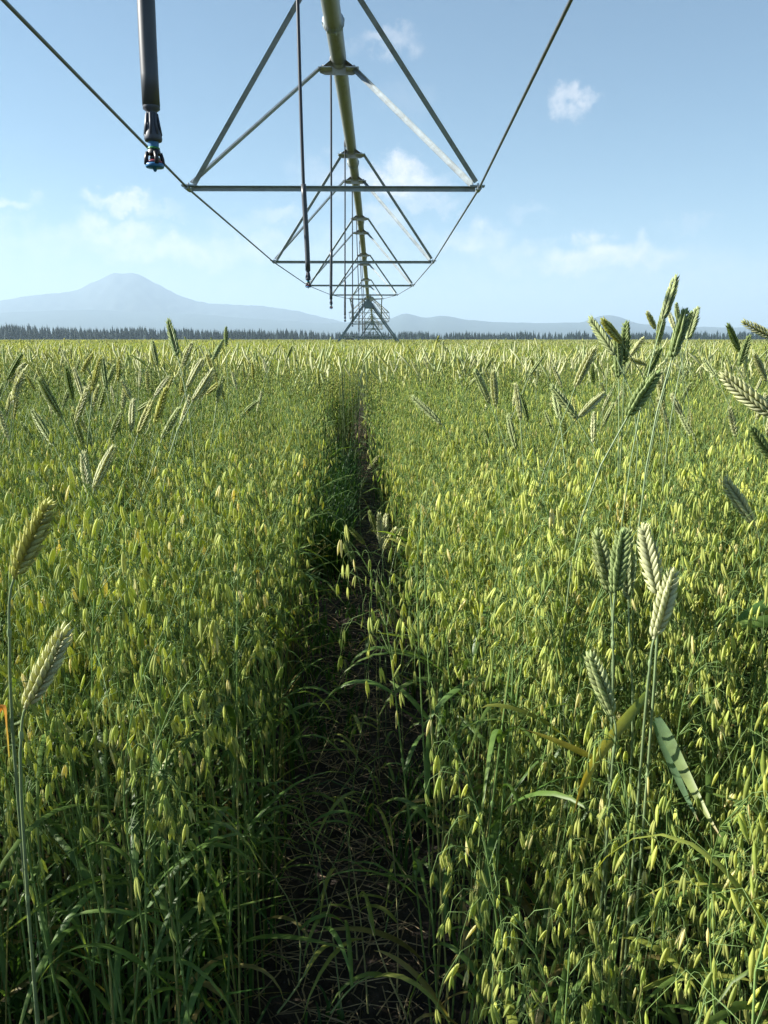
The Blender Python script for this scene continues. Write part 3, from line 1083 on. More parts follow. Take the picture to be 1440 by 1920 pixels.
straw = MB()
for i in range(2600):
    y = 0.9 + 13 * RNG.random() ** 1.5
    x = path_x(y) + RNG.normal(0, 0.13)
    a = RNG.normal(0, 0.9) if RNG.random() < 0.6 else RNG.uniform(0, PI)
    L = RNG.uniform(0.03, 0.20)
    z = RNG.uniform(0.008, 0.035)
    u = np.array([math.cos(a), math.sin(a), RNG.normal(0, 0.10)])
    sd = np.array([-u[1], u[0], 0]) * RNG.normal(0, 0.12) * L
    p = np.array([x, y, z])
    pts = np.array([p - u * L / 2, p + sd, p + u * L / 2])
    pts[:, 2] = np.maximum(pts[:, 2], 0.006)
    c = np.array((0.36, 0.28, 0.16)) * RNG.uniform(0.4, 1.35)
    V, F = tube(pts, RNG.uniform(0.0007, 0.0018), 4)
    straw.add(V, F, c)
tag(straw.build('straw', 'dry'), 'dry straw pieces strewn on the dark soil', None, None, 'stuff')

weed = MB()
WG = np.array((0.05, 0.115, 0.028))


def tuft(x, y, h, n, wide):
    for _ in range(n):
        a = RNG.uniform(0, 2 * PI)
        u = np.array([math.cos(a), math.sin(a), 0])
        L = h * RNG.uniform(0.5, 1.1)
        p = np.array([x, y, 0.0]) + np.append(RNG.normal(0, wide, 2), 0)
        sp = RNG.uniform(0.1, 0.7)
        pts = bez(p, p + (0, 0, L * 0.5), p + u * L * sp * 0.5 + (0, 0, L * 0.95), p + u * L * sp + (0, 0, L * RNG.uniform(0.5, 1.0)), 5)
        V, F = ribbon(pts, leaf_width(5, RNG.uniform(0.003, 0.006)), np.cross(u, (0, 0, 1.0)), 0.3)
        weed.add(V, F, WG * RNG.uniform(0.7, 1.7))


for i in range(330):                                   # the low green patch on the left of the path
    y = RNG.uniform(4.3, 7.6)
    x = path_x(y) - RNG.uniform(0.10, 0.46)
    tuft(x, y, RNG.uniform(0.20, 0.62), 12, 0.03)
for i in range(130):                                   # thin weeds along both edges
    y = RNG.uniform(1.2, 14)
    x = path_x(y) + random.choice((-1, 1)) * abs(RNG.normal(0.19, 0.05))
    tuft(x, y, RNG.uniform(0.06, 0.26), 8, 0.03)
for i in range(70):                                    # leafy side shoots at the front of the left-hand crop
    tuft(RNG.uniform(-0.95, -0.26), RNG.uniform(0.85, 1.7), RNG.uniform(0.25, 0.6), 7, 0.03)
for i in range(45):                                    # a low mat of small leaves on the soil
    y = RNG.uniform(2.4, 4.2)
    x = path_x(y) - RNG.uniform(0.0, 0.26)
    tuft(x, y, RNG.uniform(0.04, 0.10), 12, 0.03)
tag(weed.build('weeds', 'leaf'), 'low dark green weeds along the bare strip', None, None, 'stuff')

# bent and broken stalks that lean across the bare strip, each with its leaf
STALKS = [
    ((560, 1775), (700, 1440), 1.75), ((640, 1890), (560, 1480), 1.5), ((800, 1700), (640, 1540), 1.8), ((520, 1640), (640, 1330), 2.1), ((745, 1860), (730, 1520), 1.6),
    ((520, 1900), (620, 1690), 1.35), ((690, 1900), (650, 1560), 1.5), ((660, 1600), (560, 1400), 2.2), ((780, 1560), (720, 1450), 2.1), ((600, 1560), (700, 1400), 2.2),
    ((620, 1900), (720, 1830), 1.3), ((720, 1760), (800, 1640), 1.7), ((690, 1400), (620, 1300), 2.7), ((560, 1850), (480, 1600), 1.45), ((655, 1700), (690, 1300), 1.9),
    ((610, 1330), (700, 1180), 3.0), ((735, 1400), (690, 1230), 2.9), ((590, 1420), (610, 1250), 2.8), ((760, 1480), (700, 1330), 2.4), ((700, 1580), (715, 1330), 2.3),
    ((712, 1500), (708, 1060), 2.55), ((600, 1700), (520, 1480), 1.8), ((740, 1720), (800, 1560), 1.8), ((670, 1800), (610, 1600), 1.6), ((760, 1900), (690, 1720), 1.35),
    ((580, 1650), (660, 1480), 2.0), ((640, 1480), (740, 1380), 2.4),
]
for i, ((a, b2), (c, d2), dep) in enumerate(STALKS):
    p, q = un(a, b2, dep * 0.97), un(c, d2, dep)
    p[2] = max(p[2], 0.01) if p[2] > 0.05 else 0.005
    t = thing('fallen_stalk', 'thin broken green stalk leaning over the dark bare strip', 'stalk', p, 0, 'broken stalks leaning over the bare strip')
    m = (p + q) / 2 + RNG.normal(0, 0.02, 3) + (0, 0, 0.02)
    pts = bez(p, p + (m - p) * 0.7, m, q, 8) - p
    col = lerp(GREEN_STEM * 0.9, (0.30, 0.25, 0.12), RNG.uniform(0, 0.7))
    V, F = tube(pts, np.linspace(0.0020, 0.0009, 8), 5)
    MB().add(V, F, col).build('stem', 'stem', t)
    for k in range(2):
        j = pts[3 + 3 * k]
        an = RNG.uniform(0, 2 * PI)
        u = np.array([math.cos(an), math.sin(an), 0])
        L = RNG.uniform(0.09, 0.2)
        lp = bez(j, j + u * L * 0.3 + (0, 0, L * 0.3), j + u * L * 0.8 + (0, 0, L * 0.2), j + u * L + (0, 0, -L * 0.3), 7)
        V, F = ribbon(lp, leaf_width(7, 0.0045), np.cross(u, (0, 0, 1.0)), 0.3, RNG.uniform(-1, 1))
        MB().add(V, F, lerp(LEAF_GREEN * 1.3, (0.35, 0.33, 0.07), RNG.uniform(0, 0.6))).build('leaf', 'leaf', t)

# ------------------------------------------------------------------ the irrigation machine
BAY = 6.1
HALF = [None, 1.07, 1.226, 1.279, 1.24, 1.026, 0.632]
LOW = [None, 2.82, 2.665, 2.63, 2.66, 2.77, 2.95]
PH = [3.25, 3.66, 4.10, 4.14, 4.13, 3.99, 3.63, 3.25]


def pipe_h(y):                     # height of the pipe y metres from the span's near tower
    s = np.arange(8) * BAY
    # smooth through the nodes
    t = np.clip(np.asarray(y, float), 0, 7 * BAY)
    return np.interp(t, np.linspace(0, 7 * BAY, 57), SM)


_s = np.linspace(0, 7 * BAY, 57)
SM = np.polyval(np.polyfit(np.arange(8) * BAY, PH, 5), _s)
SM = SM + np.interp(_s, [0, 7 * BAY], [PH[0] - SM[0], PH[-1] - SM[-1]])


def make_span(label):
    t = thing('irrigation_span', label, 'irrigation machine')
    yy = np.linspace(0.0, 7 * BAY, 57)
    V, F = tube(np.stack([np.zeros(57), yy, pipe_h(yy)], 1), 0.077, 24)
    pipe = MB().add(V, F).build('pipe', 'pipe', t)
    for i in range(0, 7):
        y = i * BAY + 0.32
        z = float(pipe_h(y))
        mb = MB()
        V, F = lathe([(0.0772, -0.07), (0.083, -0.05), (0.097, -0.012), (0.097, -0.001), (0.092, 0), (0.097, 0.001), (0.097, 0.012), (0.083, 0.05), (0.0772, 0.07)], 24)
        V = V @ np.array([[1, 0, 0], [0, 0, 1], [0, -1, 0]]).T
        mb.add(V + (0, y, z), F)
        for k in range(8):
            an = k * PI / 4 + 0.2
            V, F = tube(np.array([[0, -0.028, 0], [0, 0.028, 0]]) + (0.091 * math.cos(an), y, z + 0.091 * math.sin(an)), 0.009, 6, True)
            mb.add(V, F)
        mb.build('flange', 'galv', pipe, smooth=False)
    ends = {}
    for i in range(1, 7):
        y0 = i * BAY
        a, h = HALF[i], LOW[i]
        V, F = angle_bar((-a, y0, h), (a, y0, h), 0.040, 0.005, (0, -1, 0))
        bar = MB().add(V, F).build('crossbar', 'galv', t, smooth=False)
        for sgn in (-1, 1):
            mb = MB()
            mb.add(*box(sgn * (a + 0.012), y0 - 0.01, h + 0.003, 0.13, 0.07, 0.012))
            V, F = tube(np.array([[sgn * (a + 0.03), y0 - 0.075, h - 0.016], [sgn * (a + 0.03), y0 + 0.075, h - 0.016]]), 0.021, 8, True)
            mb.add(V, F)
            for dx in (-0.03, 0.02):
                mb.add(*tube(np.array([[sgn * (a + dx), y0 - 0.02, h - 0.012], [sgn * (a + dx), y0 - 0.02, h + 0.026]]), 0.009, 6, True))
            mb.build('end_bracket', 'galv', bar, smooth=False)
        for yp, side in ((y0 - 0.72, -1), (y0 + 1.32, 1)):
            z = float(pipe_h(yp))
            mb = MB()                                   # saddle plate bent round the underside of the pipe
            ar = np.linspace(R(180 + 22), R(360 - 22), 11)
            for dy0, dy1, r0 in ((-0.055, 0.055, 0.081),):
                ring = np.stack([r0 * np.cos(ar), r0 * np.sin(ar)], 1)
                out = np.concatenate([[(-0.19, -0.115)], ring, [(0.19, -0.115)]])
                n = len(out)
                lo = np.stack([out[:, 0], np.full(n, yp + dy0), z + out[:, 1]], 1)
                hi = lo + (0, dy1 - dy0, 0)
                fl = np.stack([out[:, 0] * 0.72, np.full(n, yp + dy1), z - 0.135 + 0 * out[:, 1]], 1)
                mb.add(np.concatenate([lo, hi]), grid_faces(2, n, False))
                mb.add(np.concatenate([hi, fl]), grid_faces(2, n, False))
            for sx in (-1, 1):
                mb.add(*box(sx * 0.135, yp, z - 0.0955, 0.13, 0.13, 0.008))
                for dy in (-0.025, 0.025):
                    mb.add(*tube(np.array([[sx * 0.155, yp + dy, z - 0.10], [sx * 0.155, yp + dy, z - 0.068]]), 0.011, 6, True))
            mb.build('strut_plate', 'plate', t, smooth=False)
            for sx in (-1, 1):
                top = (sx * 0.165, yp, z - 0.095)
                bot = (sx * (a - 0.015), y0 + side * 0.03, h + 0.022)
                V, F = angle_bar(top, bot, 0.040, 0.005, (0, -side * 1.0, 0.4))
                MB().add(V, F).build('strut', 'galv', t, smooth=False)
    for sgn in (-1, 1):
        P = [np.array([sgn * 0.20, 0.25, pipe_h(0.25) - 0.1])]
        P += [np.array([sgn * (HALF[i] + 0.03), i * BAY, LOW[i] - 0.016]) for i in range(1, 7)]
        P += [np.array([sgn * 0.20, 7 * BAY - 0.25, pipe_h(7 * BAY - 0.25) - 0.1])]
        V, F = tube(np.array(P), 0.0095, 8)
        mb = MB().add(V, F)
        mb.build('truss_rod', 'rod', t)
    return t


def make_tower(label):
    t = thing('drive_tower', label, 'irrigation machine')
    H = 3.25
    W = 1.95
    for sx in (-1, 1):
        for dy in (-0.42, 0.42):
            V, F = angle_bar((sx * 0.12, dy * 0.25, H - 0.2), (sx * W, dy, 0.55), 0.068, 0.008, (0, 1 if dy < 0 else -1, 0.0))
            MB().add(V, F).build('leg', 'tower', t, smooth=False)
    mb = MB()
    mb.add(*box(0, 0, H - 0.24, 0.34, 0.34, 0.22))
    V, F = lathe([(0.0, 0.16), (0.13, 0.16), (0.13, -0.16), (0.0, -0.16)], 16)
    mb.add(V @ np.array([[1, 0, 0], [0, 0, 1], [0, -1, 0]]).T + (0, 0, H), F)
    mb.build('top_plate', 'tower', t, smooth=False)
    mb = MB()
    mb.add(*prism((-W - 0.2, 0, 0.55), (W + 0.2, 0, 0.55), [(-.07, -.07), (.07, -.07), (.07, .07), (-.07, .07)], (0, 1, 0)))
    mb.build('base_beam', 'tower', t, smooth=False)
    for hh, k in ((1.5, 0.0), (2.1, 0.0)):
        x = 0.12 + (W - 0.12) * (H - 0.2 - hh) / (H - 0.75)
        V, F = angle_bar((-x, -0.2, hh), (x, -0.2, hh), 0.045, 0.006, (0, -1, 0))
        MB().add(V, F).build('cross_brace', 'tower', t, smooth=False)
    for sx in (-1, 1):
        V, F = angle_bar((sx * 0.63, -6.02, 2.95), (sx * 0.63, -0.2, 2.32), 0.04, 0.006, (0, 0, -1))
        MB().add(V, F).build('side_brace', 'tower', t, smooth=False)
        x = 0.12 + (W - 0.12) * (H - 0.2 - 2.3) / (H - 0.75)
        V, F = angle_bar((sx * 0.66, -0.24, 2.95), (sx * x, -0.12, 2.3), 0.04, 0.006, (0, -1, 0))
        MB().add(V, F).build('drop_brace', 'tower', t, smooth=False)
        V, F = angle_bar((sx * 0.63, -5.98, 2.96), (sx * 0.66, -0.26, 2.95), 0.04, 0.006, (0, 0, -1))
        MB().add(V, F).build('top_brace', 'tower', t, smooth=False)
    mb = MB()
    mb.add(*box(0.02, -0.31, H - 0.30, 0.34, 0.16, 0.34))
    mb.build('control_box', 'tower', t, smooth=False)
    for sx in (-1, 1):
        w = MB()
        V, F = lathe([(0.30, -0.12), (0.50, -0.14), (0.58, -0.10), (0.60, 0), (0.58, 0.10), (0.50, 0.14), (0.30, 0.12)], 28)
        V = V @ np.array([[1, 0, 0], [0, 0, 1], [0, -1, 0]]).T + (sx * (W + 0.15), -0.28, 0.6)
        w.add(V, F)
        wh = w.build('tyre', 'rubber', t)
        V, F = lathe([(0, -0.06), (0.28, -0.08), (0.31, -0.11), (0.31, 0.11), (0.28, 0.05), (0, 0.04)], 20)
        MB().add(V @ np.array([[1, 0, 0], [0, 0, 1], [0, -1, 0]]).T + (sx * (W + 0.15), -0.28, 0.6), F).build('rim', 'tower', wh)
    return t


def copy_tree(o, parent=None):
    c = o.copy()
    COL.objects.link(c)
    if parent is not None:
        c.parent = parent
    for ch in list(o.children):
        copy_tree(ch, c)
    return c


SLOPE = 0.0042
Y0 = 37.6 - 7 * BAY
X0 = -0.33 + SLOPE * (Y0 - 7)


def on_line(y):
    return (X0 + SLOPE * (y - Y0), y, 0)


span = make_span('steel sprinkler span overhead: greenish water pipe, struts and truss rods, nearest of the three')
span.location = on_line(Y0)
span.rotation_euler = (0, 0, -SLOPE)
tower = make_tower('grey A shaped steel tower under the pipe at the far end of the nearest span')
tower.location = on_line(37.6)
tower.rotation_euler = (0, 0, -SLOPE)
for k, (yl, sl, tl) in enumerate(((37.6, 'second sprinkler span, seen end-on through the legs of the nearest tower', 'second steel tower, seen small behind the legs of the nearest tower'),
                                  (80.6, 'furthest sprinkler span, a thin line behind the second tower', 'furthest steel tower, tiny, behind the second tower'))):
    s2 = copy_tree(span)
    s2.location = on_line(yl + 0.15)
    s2['label'] = sl
    t2 = copy_tree(tower)
    t2.location = on_line(yl + 43.0)
    t2['label'] = tl


# the sprinklers that hang from the pipe
SQ = 0.62


def sprinkler_drop(y, xb, tip_z, label, bend):
    """gooseneck on the pipe, black hose, weight sleeve and spray head; origin under the head's tip"""
    px = on_line(y)[0]
    pz = float(pipe_h(y - Y0))
    t = thing('sprinkler_drop', label, 'sprinkler', (xb, y, 0), 0, 'hanging sprinkler drops')
    o = np.array([xb, y, 0])
    ztop = tip_z + 0.176 * SQ
    zq = lambda V: np.asarray(V) * np.array([0.92, 0.92, SQ]) + (0, 0, tip_z)
    wl = 0.50
    goose = bez((px - 0.02, y, pz + 0.07), (px - 0.02, y, pz + 0.15), (px - 0.088, y, pz + 0.15), (px - 0.088, y, pz - 0.02), 12)
    a = np.array([xb + bend, y, ztop + wl])
    hose = bez(goose[-1], (px - 0.088, y, pz - 0.5), a + (bend * 0.6, 0, 0.5), a, 14)
    V, F = tube(goose - o, 0.016, 8)
    MB().add(V, F).build('gooseneck', 'hose', t)
    V, F = tube(hose - o, 0.0105, 10)
    MB().add(V, F).build('hose', 'hose', t)
    low = np.array([xb, y, ztop])
    axs = bez(a, a - (bend * 0.4, 0, 0.2), low + (0, 0, 0.15), low, 10)
    mb = MB()
    rad = np.full(10, 0.0155)
    V, F = tube(axs - o, rad, 20, True)
    mb.add(V, F)
    mb.build('weight_sleeve', 'weight', t)
    # spray head, built about z = 0 at the tip, 0.17 m tall
    hd = MB()
    V, F = lathe([(0.0165, 0.176), (0.0165, 0.168), (0.011, 0.162), (0.0105, 0.158), (0.0108, 0.128), (0.0135, 0.112), (0.0170, 0.100), (0.0175, 0.088), (0.0160, 0.082), (0.009, 0.080)], 18)
    hd.add(zq(V), F)
    for k in range(8):
        an = k * PI / 4
        V, F = tube(np.array([[0.0105 * math.cos(an), 0.0105 * math.sin(an), 0.156], [0.0165 * math.cos(an), 0.0165 * math.sin(an), 0.098]]), 0.0022, 5, True)
        hd.add(zq(V), F)
    head = hd.build('nozzle_body', 'fitting', t)
    V, F = lathe([(0.0100, 0.085), (0.0105, 0.078), (0.0100, 0.070), (0.0100, 0.066)], 18)
    MB().add(zq(V), F).build('collar', 'blue', head)
    V, F = lathe([(0.0101, 0.0665), (0.0118, 0.0640), (0.0118, 0.0610), (0.0101, 0.0600)], 18)
    MB().add(zq(V), F).build('ring', 'green_ring', head)
    cg = MB()
    V, F = lathe([(0.010, 0.062), (0.0125, 0.056), (0.0135, 0.048), (0.0130, 0.0455), (0.008, 0.045)], 18)
    cg.add(zq(V), F)
    for k in range(4):
        an = k * PI / 2 + 0.5
        c, s = math.cos(an), math.sin(an)
        V, F = tube(np.array([[0.0125 * c, 0.0125 * s, 0.052], [0.0158 * c, 0.0158 * s, 0.036], [0.0168 * c, 0.0168 * s, 0.018]]), 0.0042, 6, True)
        cg.add(zq(V), F)
    V, F = lathe([(0.0, 0.046), (0.007, 0.045), (0.009, 0.036), (0.006, 0.031)], 14)
    cg.add(zq(V), F)
    cg.build('cage', 'black', t)
    V, F = lathe([(0.0, 0.0310), (0.0125, 0.0305), (0.0150, 0.0265), (0.0140, 0.0235), (0.0, 0.0230)], 18)
    MB().add(zq(V), F).build('spray_plate', 'red_plate', t)
    V, F = lathe([(0.0, 0.0215), (0.0168, 0.0215), (0.0182, 0.0190), (0.0180, 0.0140), (0.0168, 0.0105), (0.0040, 0.0095), (0.0036, 0.0035), (0.0016, 0.0), (0.0, 0.0)], 20)
    MB().add(zq(V), F).build('cap', 'blue', t)
    return t


TIP = un(291, 322, 1.40)
sprinkler_drop(float(TIP[1]), float(TIP[0]), float(TIP[2]), 'thick grey hanging sprinkler with blue and black spray head, nearest and largest', 0.010)
for k, (u, v, y, bend, label) in enumerate([
    (578, 541, 5.0, -0.016, 'hanging sprinkler on a black hose crossing the second crossbar, second nearest'),
    (621, 580, 8.6, 0.010, 'hanging sprinkler with curved hose from the pipe side, third nearest'),
    (647, 604, 12.3, 0.006, 'thin hanging sprinkler, fourth nearest, ending above the tower legs'),
    (661, 613, 16.0, 0.006, 'thin hanging sprinkler, fifth nearest, ending beside the left tower leg'),
    (673, 626, 19.4, 0.004, 'thin hanging sprinkler, sixth nearest, ending at the tree line'),
    (680, 628, 23.0, 0.003, 'thin hanging sprinkler, seventh nearest, inside the tower legs'),
    (684, 630, 26.6, 0.003, 'thin hanging sprinkler, last one before the tower'),
]):
    p = un_y(u, v, y)
    sprinkler_drop(y, float(p[0]), float(p[2]), label, bend)

# ------------------------------------------------------------------ far away: vehicle, trees, hills
p = un_y(656, 640, 140.0)
car = thing('parked_vehicle', 'small pale roofed vehicle half hidden by the crop beside the left tower leg', 'vehicle', (p[0], 140, 0))
mb = MB()
mb.add(*box(0, 0, 0.75, 1.8, 4.3, 0.7))
mb.build('body', 'darkpaint', car, smooth=False)
V = np.array([[-.85, -1.6, 1.1], [.85, -1.6, 1.1], [.85, 1.0, 1.1], [-.85, 1.0, 1.1], [-.68, -1.1, 1.55], [.68, -1.1, 1.55], [.68, .6, 1.55], [-.68, .6, 1.55]])
F = [(0, 1, 5), (0, 5, 4), (1, 2, 6), (1, 6, 5), (2, 3, 7), (2, 7, 6), (3, 0, 4), (3, 4, 7), (4, 5, 6), (4, 6, 7)]
MB().add(V, F).build('window', 'glass', car, smooth=False)
MB().add(*box(0, -0.25, 1.60, 1.50, 1.9, 0.09)).build('roof', 'white', car, smooth=False)
for sx in (-1, 1):
    for dy in (-1.35, 1.35):
        V, F = lathe([(0.0, -0.1), (0.30, -0.1), (0.33, -0.06), (0.33, 0.06), (0.30, 0.1), (0.0, 0.1)], 16)
        MB().add(V @ np.array([[0, 0, 1], [0, 1, 0], [-1, 0, 0]]).T + (sx * 0.85, dy, 0.33), F).build('wheel', 'rubber', car)

CON = np.array((0.012, 0.028, 0.026))


def conifer(rng, crown, trunk, x=0.0, y=0.0, h=22.0, full=True):
    w = h * (rng.uniform(0.15, 0.22) if full else rng.uniform(0.17, 0.36))
    bottom = h * (rng.uniform(0.02, 0.22) if full else 0.0)
    V, F = tube(np.array([[x, y, 0], [x, y, h * 0.5], [x, y, h * 0.97]]), [h * 0.013, h * 0.009, 0.02], 5)
    trunk.add(V, F, (0.05, 0.04, 0.03))
    ca = np.arange(7) * 2 * PI / 7
    rr = w * 0.62 * rng.uniform(0.85, 1.15, 7)
    crown.add(np.concatenate([np.stack([x + rr * np.cos(ca), y + rr * np.sin(ca), np.full(7, bottom)], 1), [[x, y, h * 0.93]]]), [(i, (i + 1) % 7, 7) for i in range(7)], CON * 0.9)
    n = 46 if full else 22
    for k in range(n):
        t = (k + rng.random()) / n
        z = bottom + (h - bottom) * t
        r = w * (1 - t) ** 0.85 * rng.uniform(0.55, 1.15) + 0.2
        a = rng.uniform(0, 2 * PI)
        c, s = math.cos(a), math.sin(a)
        th = 0.45 * r + 0.25
        e = np.array([x + c * r, y + s * r, z - r * rng.uniform(0.1, 0.45)])
        b0 = np.array([x, y, z + th * 0.6])
        b1 = np.array([x, y, z - th])
        sd = np.array([-s, c, 0]) * r * 0.45
        m = (e + np.array([x, y, z])) / 2
        crown.add(np.array([b0, m + sd, e, m - sd, b1, m + (0, 0, th * 0.5)]), [(0, 1, 5), (1, 2, 5), (2, 3, 5), (3, 0, 5), (4, 2, 1), (4, 3, 2)], CON * rng.uniform(0.7, 1.35))


wood = MB()
rng = np.random.default_rng(3)
top_px = lambda u: np.interp(u, [-200, 0, 60, 150, 260, 400, 600, 760, 950, 1200, 1440, 1700], [606, 609, 612, 615, 616, 618, 622, 624, 624, 625, 622, 622])
for i in range(2600):
    u = rng.uniform(-260, 1720)
    y = rng.uniform(1400, 1530)
    h = CAM_H + (HORIZON - top_px(u) + 1.5 - 9 * rng.random() ** 1.6 + rng.exponential(1.2) + 2.2 * math.sin(u * 0.043) * math.sin(u * 0.017 + 1)) / (FPX * 1.05) * y
    x = un_y(u, HORIZON, y)[0]
    conifer(rng, wood, wood, x, y, max(5, h), False)
tag(wood.build('conifer_wood', 'tree', smooth=False), 'dark conifer wood along the horizon', None, None, 'stuff')
cproto = []
for k in range(6):
    cr_, tr_ = MB(), MB()
    conifer(rng, cr_, tr_, 0, 0, 22.0, True)
    cproto.append((cr_.mesh('crown', 'tree', False), tr_.mesh('trunk', 'bark')))
for i in range(70):
    u = -30 + 1500 * (i + rng.random() * 0.9) / 70
    y = rng.uniform(1330, 1390)
    h = CAM_H + (HORIZON - top_px(u) + rng.uniform(0, 7)) / (FPX * 1.05) * y
    x = un_y(u, HORIZON, y)[0]
    o = thing('conifer_tree', 'dark pointed conifer standing out of the wood on the horizon', 'tree', (x, y, 0), rng.uniform(0, 6.28), 'taller conifers on the horizon')
    s = h / 22.0
    o.scale = (s, s, s)
    a, b_ = cproto[i % 6]
    link('crown', a, o)
    link('trunk', b_, o)


def ridge(name, prof, D, depth0, depth1, seed, col, label):
    """a mountain range as terrain: its crest at distance D along the profile (photo pixels), falling to the plain both ways"""
    g = np.random.default_rng(seed)
    us = np.linspace(prof[0][0], prof[-1][0], 260)
    vs = np.interp(us, [q[0] for q in prof], [q[1] for q in prof])
    k = np.ones(3) / 3
    vs = np.convolve(np.pad(vs, 1, 'edge'), k, 'valid') + np.convolve(g.normal(0, 0.8, len(us) + 2), k, 'valid')
    rs = np.concatenate([np.linspace(D - depth0, D, 22), np.linspace(D, D + depth1, 10)[1:]])
    ph = g.uniform(0, 6.28, 12)
    fr = g.uniform(0.004, 0.05, 12)
    V = []
    for r in rs:
        t = (D - r) / depth0 if r < D else (r - D) / depth1
        row = []
        for u, v in zip(us, vs):
            w = ray(u, HORIZON)
            az = w / w[1]
            hh = max(0.0, (HORIZON - v) / (FPX * 1.05)) * D + CAM_H
            gul = sum(math.sin(u * f_ * 4 + p_ + r * 0.0035 * (i % 5 - 2)) for i, (f_, p_) in enumerate(zip(fr, ph))) / 12
            z = hh * (max(0, 1 - t) ** 1.25) * (1 + 0.10 * gul * min(1, 3 * t) * (1 - t))
            row.append((az[0] * r, r, z - 2))
        V.append(row)
    V = np.array(V).reshape(-1, 3)
    o = MB().add(V, grid_faces(len(rs), len(us), False), col).build(name, 'tree')
    tag(o, label, None, None, 'structure')
    return o


ridge('mountain', [(-420, 600), (-300, 588), (-150, 575), (0, 566), (60, 556), (110, 551), (150, 546), (185, 531), (200, 524), (216, 517), (226, 514), (240, 516), (254, 514), (266, 516), (280, 523), (300, 534), (335, 552), (370, 565), (400, 570), (450, 572), (500, 575), (550, 581), (580, 589), (620, 598), (680, 612), (720, 618)],
      14000, 4500, 3500, 4, (0.05, 0.065, 0.06), 'pale blue mountain with a broad flat peak')
ridge('hills', [(-420, 606), (-200, 598), (-60, 590), (0, 588), (80, 583), (180, 581), (300, 586), (380, 590), (450, 596), (540, 601), (600, 607), (660, 604), (700, 604), (730, 600), (745, 592), (757, 587), (772, 589), (785, 594), (800, 596), (815, 593), (830, 591), (845, 594), (870, 600), (920, 603), (980, 605), (1050, 605), (1090, 604), (1108, 597), (1125, 592), (1145, 591), (1165, 596), (1190, 606), (1260, 612), (1440, 614), (1700, 612), (1900, 612)],
      11500, 4000, 2500, 8, (0.045, 0.065, 0.055), 'low blue hills on the horizon')

# ------------------------------------------------------------------ haze
hz = MB().add(*box(0, 8000, 640 - 1.5, 52000, 34000, 1280)).build('haze', 'galv', smooth=False)
hz.data.materials.clear()
hm = bpy.data.materials.new('haze_air')
hm.use_nodes = True
nt = hm.node_tree
nt.nodes.clear()
out = nt.nodes.new('ShaderNodeOutputMaterial')
pv = nt.nodes.new('ShaderNodeVolumePrincipled')
pv.inputs['Color'].default_value = (0.47, 0.62, 0.77, 1)
pv.inputs['Density'].default_value = 1.0e-4
pv.inputs['Anisotropy'].default_value = 0.1
nt.links.new(pv.outputs[0], out.inputs['Volume'])
hz.data.materials.append(hm)
tag(hz, 'thin summer haze', None, None, 'stuff')

# ------------------------------------------------------------------ light: sky and sun
SUN_AZ, SUN_EL = R(-85), R(32)      # azimuth from +Y towards +X
sunv = Vector((math.sin(SUN_AZ) * math.cos(SUN_EL), math.cos(SUN_AZ) * math.cos(SUN_EL), math.sin(SUN_EL)))
sl = bpy.data.lights.new('sun', 'SUN')
sl.energy = 5.0
sl.angle = R(0.53)
sl.color = (1.0, 0.95, 0.86)
so = bpy.data.objects.new('sun', sl)
COL.objects.link(so)
so.rotation_euler = (-sunv).to_track_quat('-Z', 'Y').to_euler()

w = bpy.data.worlds.new('World')
S.world = w
w.use_nodes = True
nt = w.node_tree
N, L = nt.nodes, nt.links
bg = N['Background']
sky = N.new('ShaderNodeTexSky')
sky.sky_type = 'NISHITA'
sky.sun_disc = False
sky.sun_elevation = SUN_EL
sky.sun_rotation = SUN_AZ
sky.altitude = 900
sky.air_density = 1.0
sky.dust_density = 0.5
sky.ozone_density = 2.0
bg.inputs['Strength'].default_value = 0.050


def vm(op, a, b=None, scale=None):
    n = N.new('ShaderNodeVectorMath')
    n.operation = op
    for i, x in enumerate((a, b)):
        if x is None:
            continue
        if isinstance(x, tuple):
            n.inputs[i].default_value = x
        else:
            L.new(x, n.inputs[i])
    if scale is not None:
        n.inputs['Scale'].default_value = scale
    return n.outputs['Value'] if op in ('LENGTH', 'DOT_PRODUCT') else n.outputs['Vector']


def ma(op, a, b=None, clamp=False):
    n = N.new('ShaderNodeMath')
    n.operation = op
    n.use_clamp = clamp
    for i, x in enumerate((a, b)):
        if x is None:
            continue
        if isinstance(x, (int, float)):
            n.inputs[i].default_value = x
        else:
            L.new(x, n.inputs[i])
    return n.outputs[0]


tc = N.new('ShaderNodeTexCoord')
d = vm('NORMALIZE', tc.outputs['Generated'])
sep = N.new('ShaderNodeSeparateXYZ')
L.new(d, sep.inputs[0])
az = ma('ARCTAN2', sep.outputs[0], sep.outputs[1])
el = ma('ARCSINE', sep.outputs[2])
comb = N.new('ShaderNodeCombineXYZ')
L.new(az, comb.inputs[0])
L.new(el, comb.inputs[1])
ang = comb.outputs[0]
n1 = N.new('ShaderNodeTexNoise')
n1.inputs['Scale'].default_value = 26
n1.inputs['Detail'].default_value = 7
n1.inputs['Roughness'].default_value = 0.62
L.new(ang, n1.inputs['Vector'])
warp = vm('SCALE', vm('SUBTRACT', n1.outputs['Color'], (0.5, 0.5, 0.5)), None, 0.095)
angw = vm('ADD', ang, warp)


def sky_angles(u, v):
    w_ = ray(u, v)
    w_ = w_ / np.linalg.norm(w_)
    return math.atan2(w_[0], w_[1]), math.asin(w_[2])


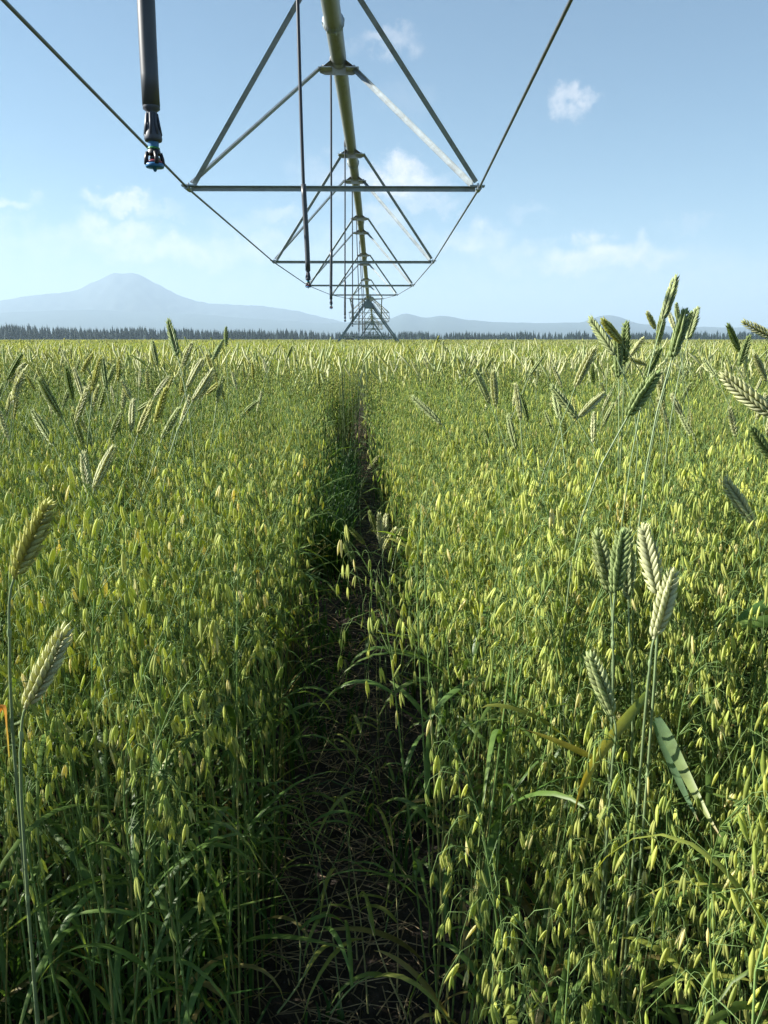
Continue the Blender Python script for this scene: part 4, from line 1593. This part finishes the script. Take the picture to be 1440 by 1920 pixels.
CLOUDS = [  # centre pixel, half width and half height in pixels, opacity
    (1070, 190, 24, 20, 0.75), (1098, 182, 22, 7, 0.45), (1052, 172, 16, 8, 0.3), (718, 78, 55, 17, 0.50), (742, 338, 80, 26, 0.8), (790, 372, 60, 14, 0.35), (25, 378, 42, 14, 0.50),
    (235, 374, 42, 17, 0.75), (280, 392, 50, 12, 0.35), (215, 438, 75, 26, 0.7), (330, 470, 150, 26, 0.68), (430, 462, 120, 26, 0.5), (520, 400, 40, 18, 0.4),
    (460, 410, 60, 20, 0.22), (715, 415, 45, 18, 0.40), (870, 450, 60, 24, 0.45), (945, 485, 60, 22, 0.42), (1130, 480, 115, 24, 0.95), (880, 455, 60, 22, 0.6), (1230, 505, 60, 14, 0.30),
    (1300, 420, 40, 12, 0.18), (985, 402, 30, 12, 0.16), (760, 190, 40, 26, 0.12), (60, 480, 120, 26, 0.28), (640, 470, 140, 40, 0.30), (1050, 560, 300, 26, 0.22), (420, 540, 300, 26, 0.22),
    (150, 455, 180, 30, 0.35), (620, 330, 60, 30, 0.25), (1180, 520, 200, 22, 0.3), (700, 520, 300, 25, 0.25), (300, 560, 700, 70, 0.30), (1200, 560, 700, 70, 0.34), (-250, 420, 120, 40, 0.5), (1700, 430, 140, 40, 0.5), (-500, 250, 140, 60, 0.5), (1900, 250, 160, 50, 0.4),
]
acc = None
for (u, v, hu, hv, op) in CLOUDS:
    a0, e0 = sky_angles(u, v)
    a1, _ = sky_angles(u + hu, v)
    _, e1 = sky_angles(u, v - hv)
    q = vm('SUBTRACT', angw, (a0, e0, 0))
    q = vm('MULTIPLY', q, (0.75 / abs(a1 - a0), 0.75 / abs(e1 - e0), 0))
    r_ = vm('LENGTH', q)
    mr = N.new('ShaderNodeMapRange')
    mr.interpolation_type = 'SMOOTHSTEP'
    mr.inputs['From Min'].default_value = 1.35
    mr.inputs['From Max'].default_value = 0.25
    mr.inputs['To Max'].default_value = op * (0.62 if v < 260 else 1.0)
    L.new(r_, mr.inputs['Value'])
    acc = mr.outputs[0] if acc is None else ma('MAXIMUM', acc, mr.outputs[0])
n2 = N.new('ShaderNodeTexNoise')
n2.inputs['Scale'].default_value = 60
n2.inputs['Detail'].default_value = 8
n2.inputs['Roughness'].default_value = 0.6
L.new(ang, n2.inputs['Vector'])
mr = N.new('ShaderNodeMapRange')
mr.inputs['From Min'].default_value = 0.30
mr.inputs['From Max'].default_value = 0.62
mr.inputs['To Min'].default_value = 0.45
L.new(n2.outputs['Fac'], mr.inputs['Value'])
fac = ma('MULTIPLY', acc, mr.outputs[0], True)
mx = N.new('ShaderNodeMix')
mx.data_type = 'RGBA'
L.new(fac, mx.inputs[0])
L.new(vm('MULTIPLY', sky.outputs[0], (0.60, 0.755, 0.77)), mx.inputs[6])
CB = 7.6
mx.inputs[7].default_value = (CB * 1.0, CB * 0.93, CB * 0.91, 1)
L.new(mx.outputs[2], bg.inputs['Color'])
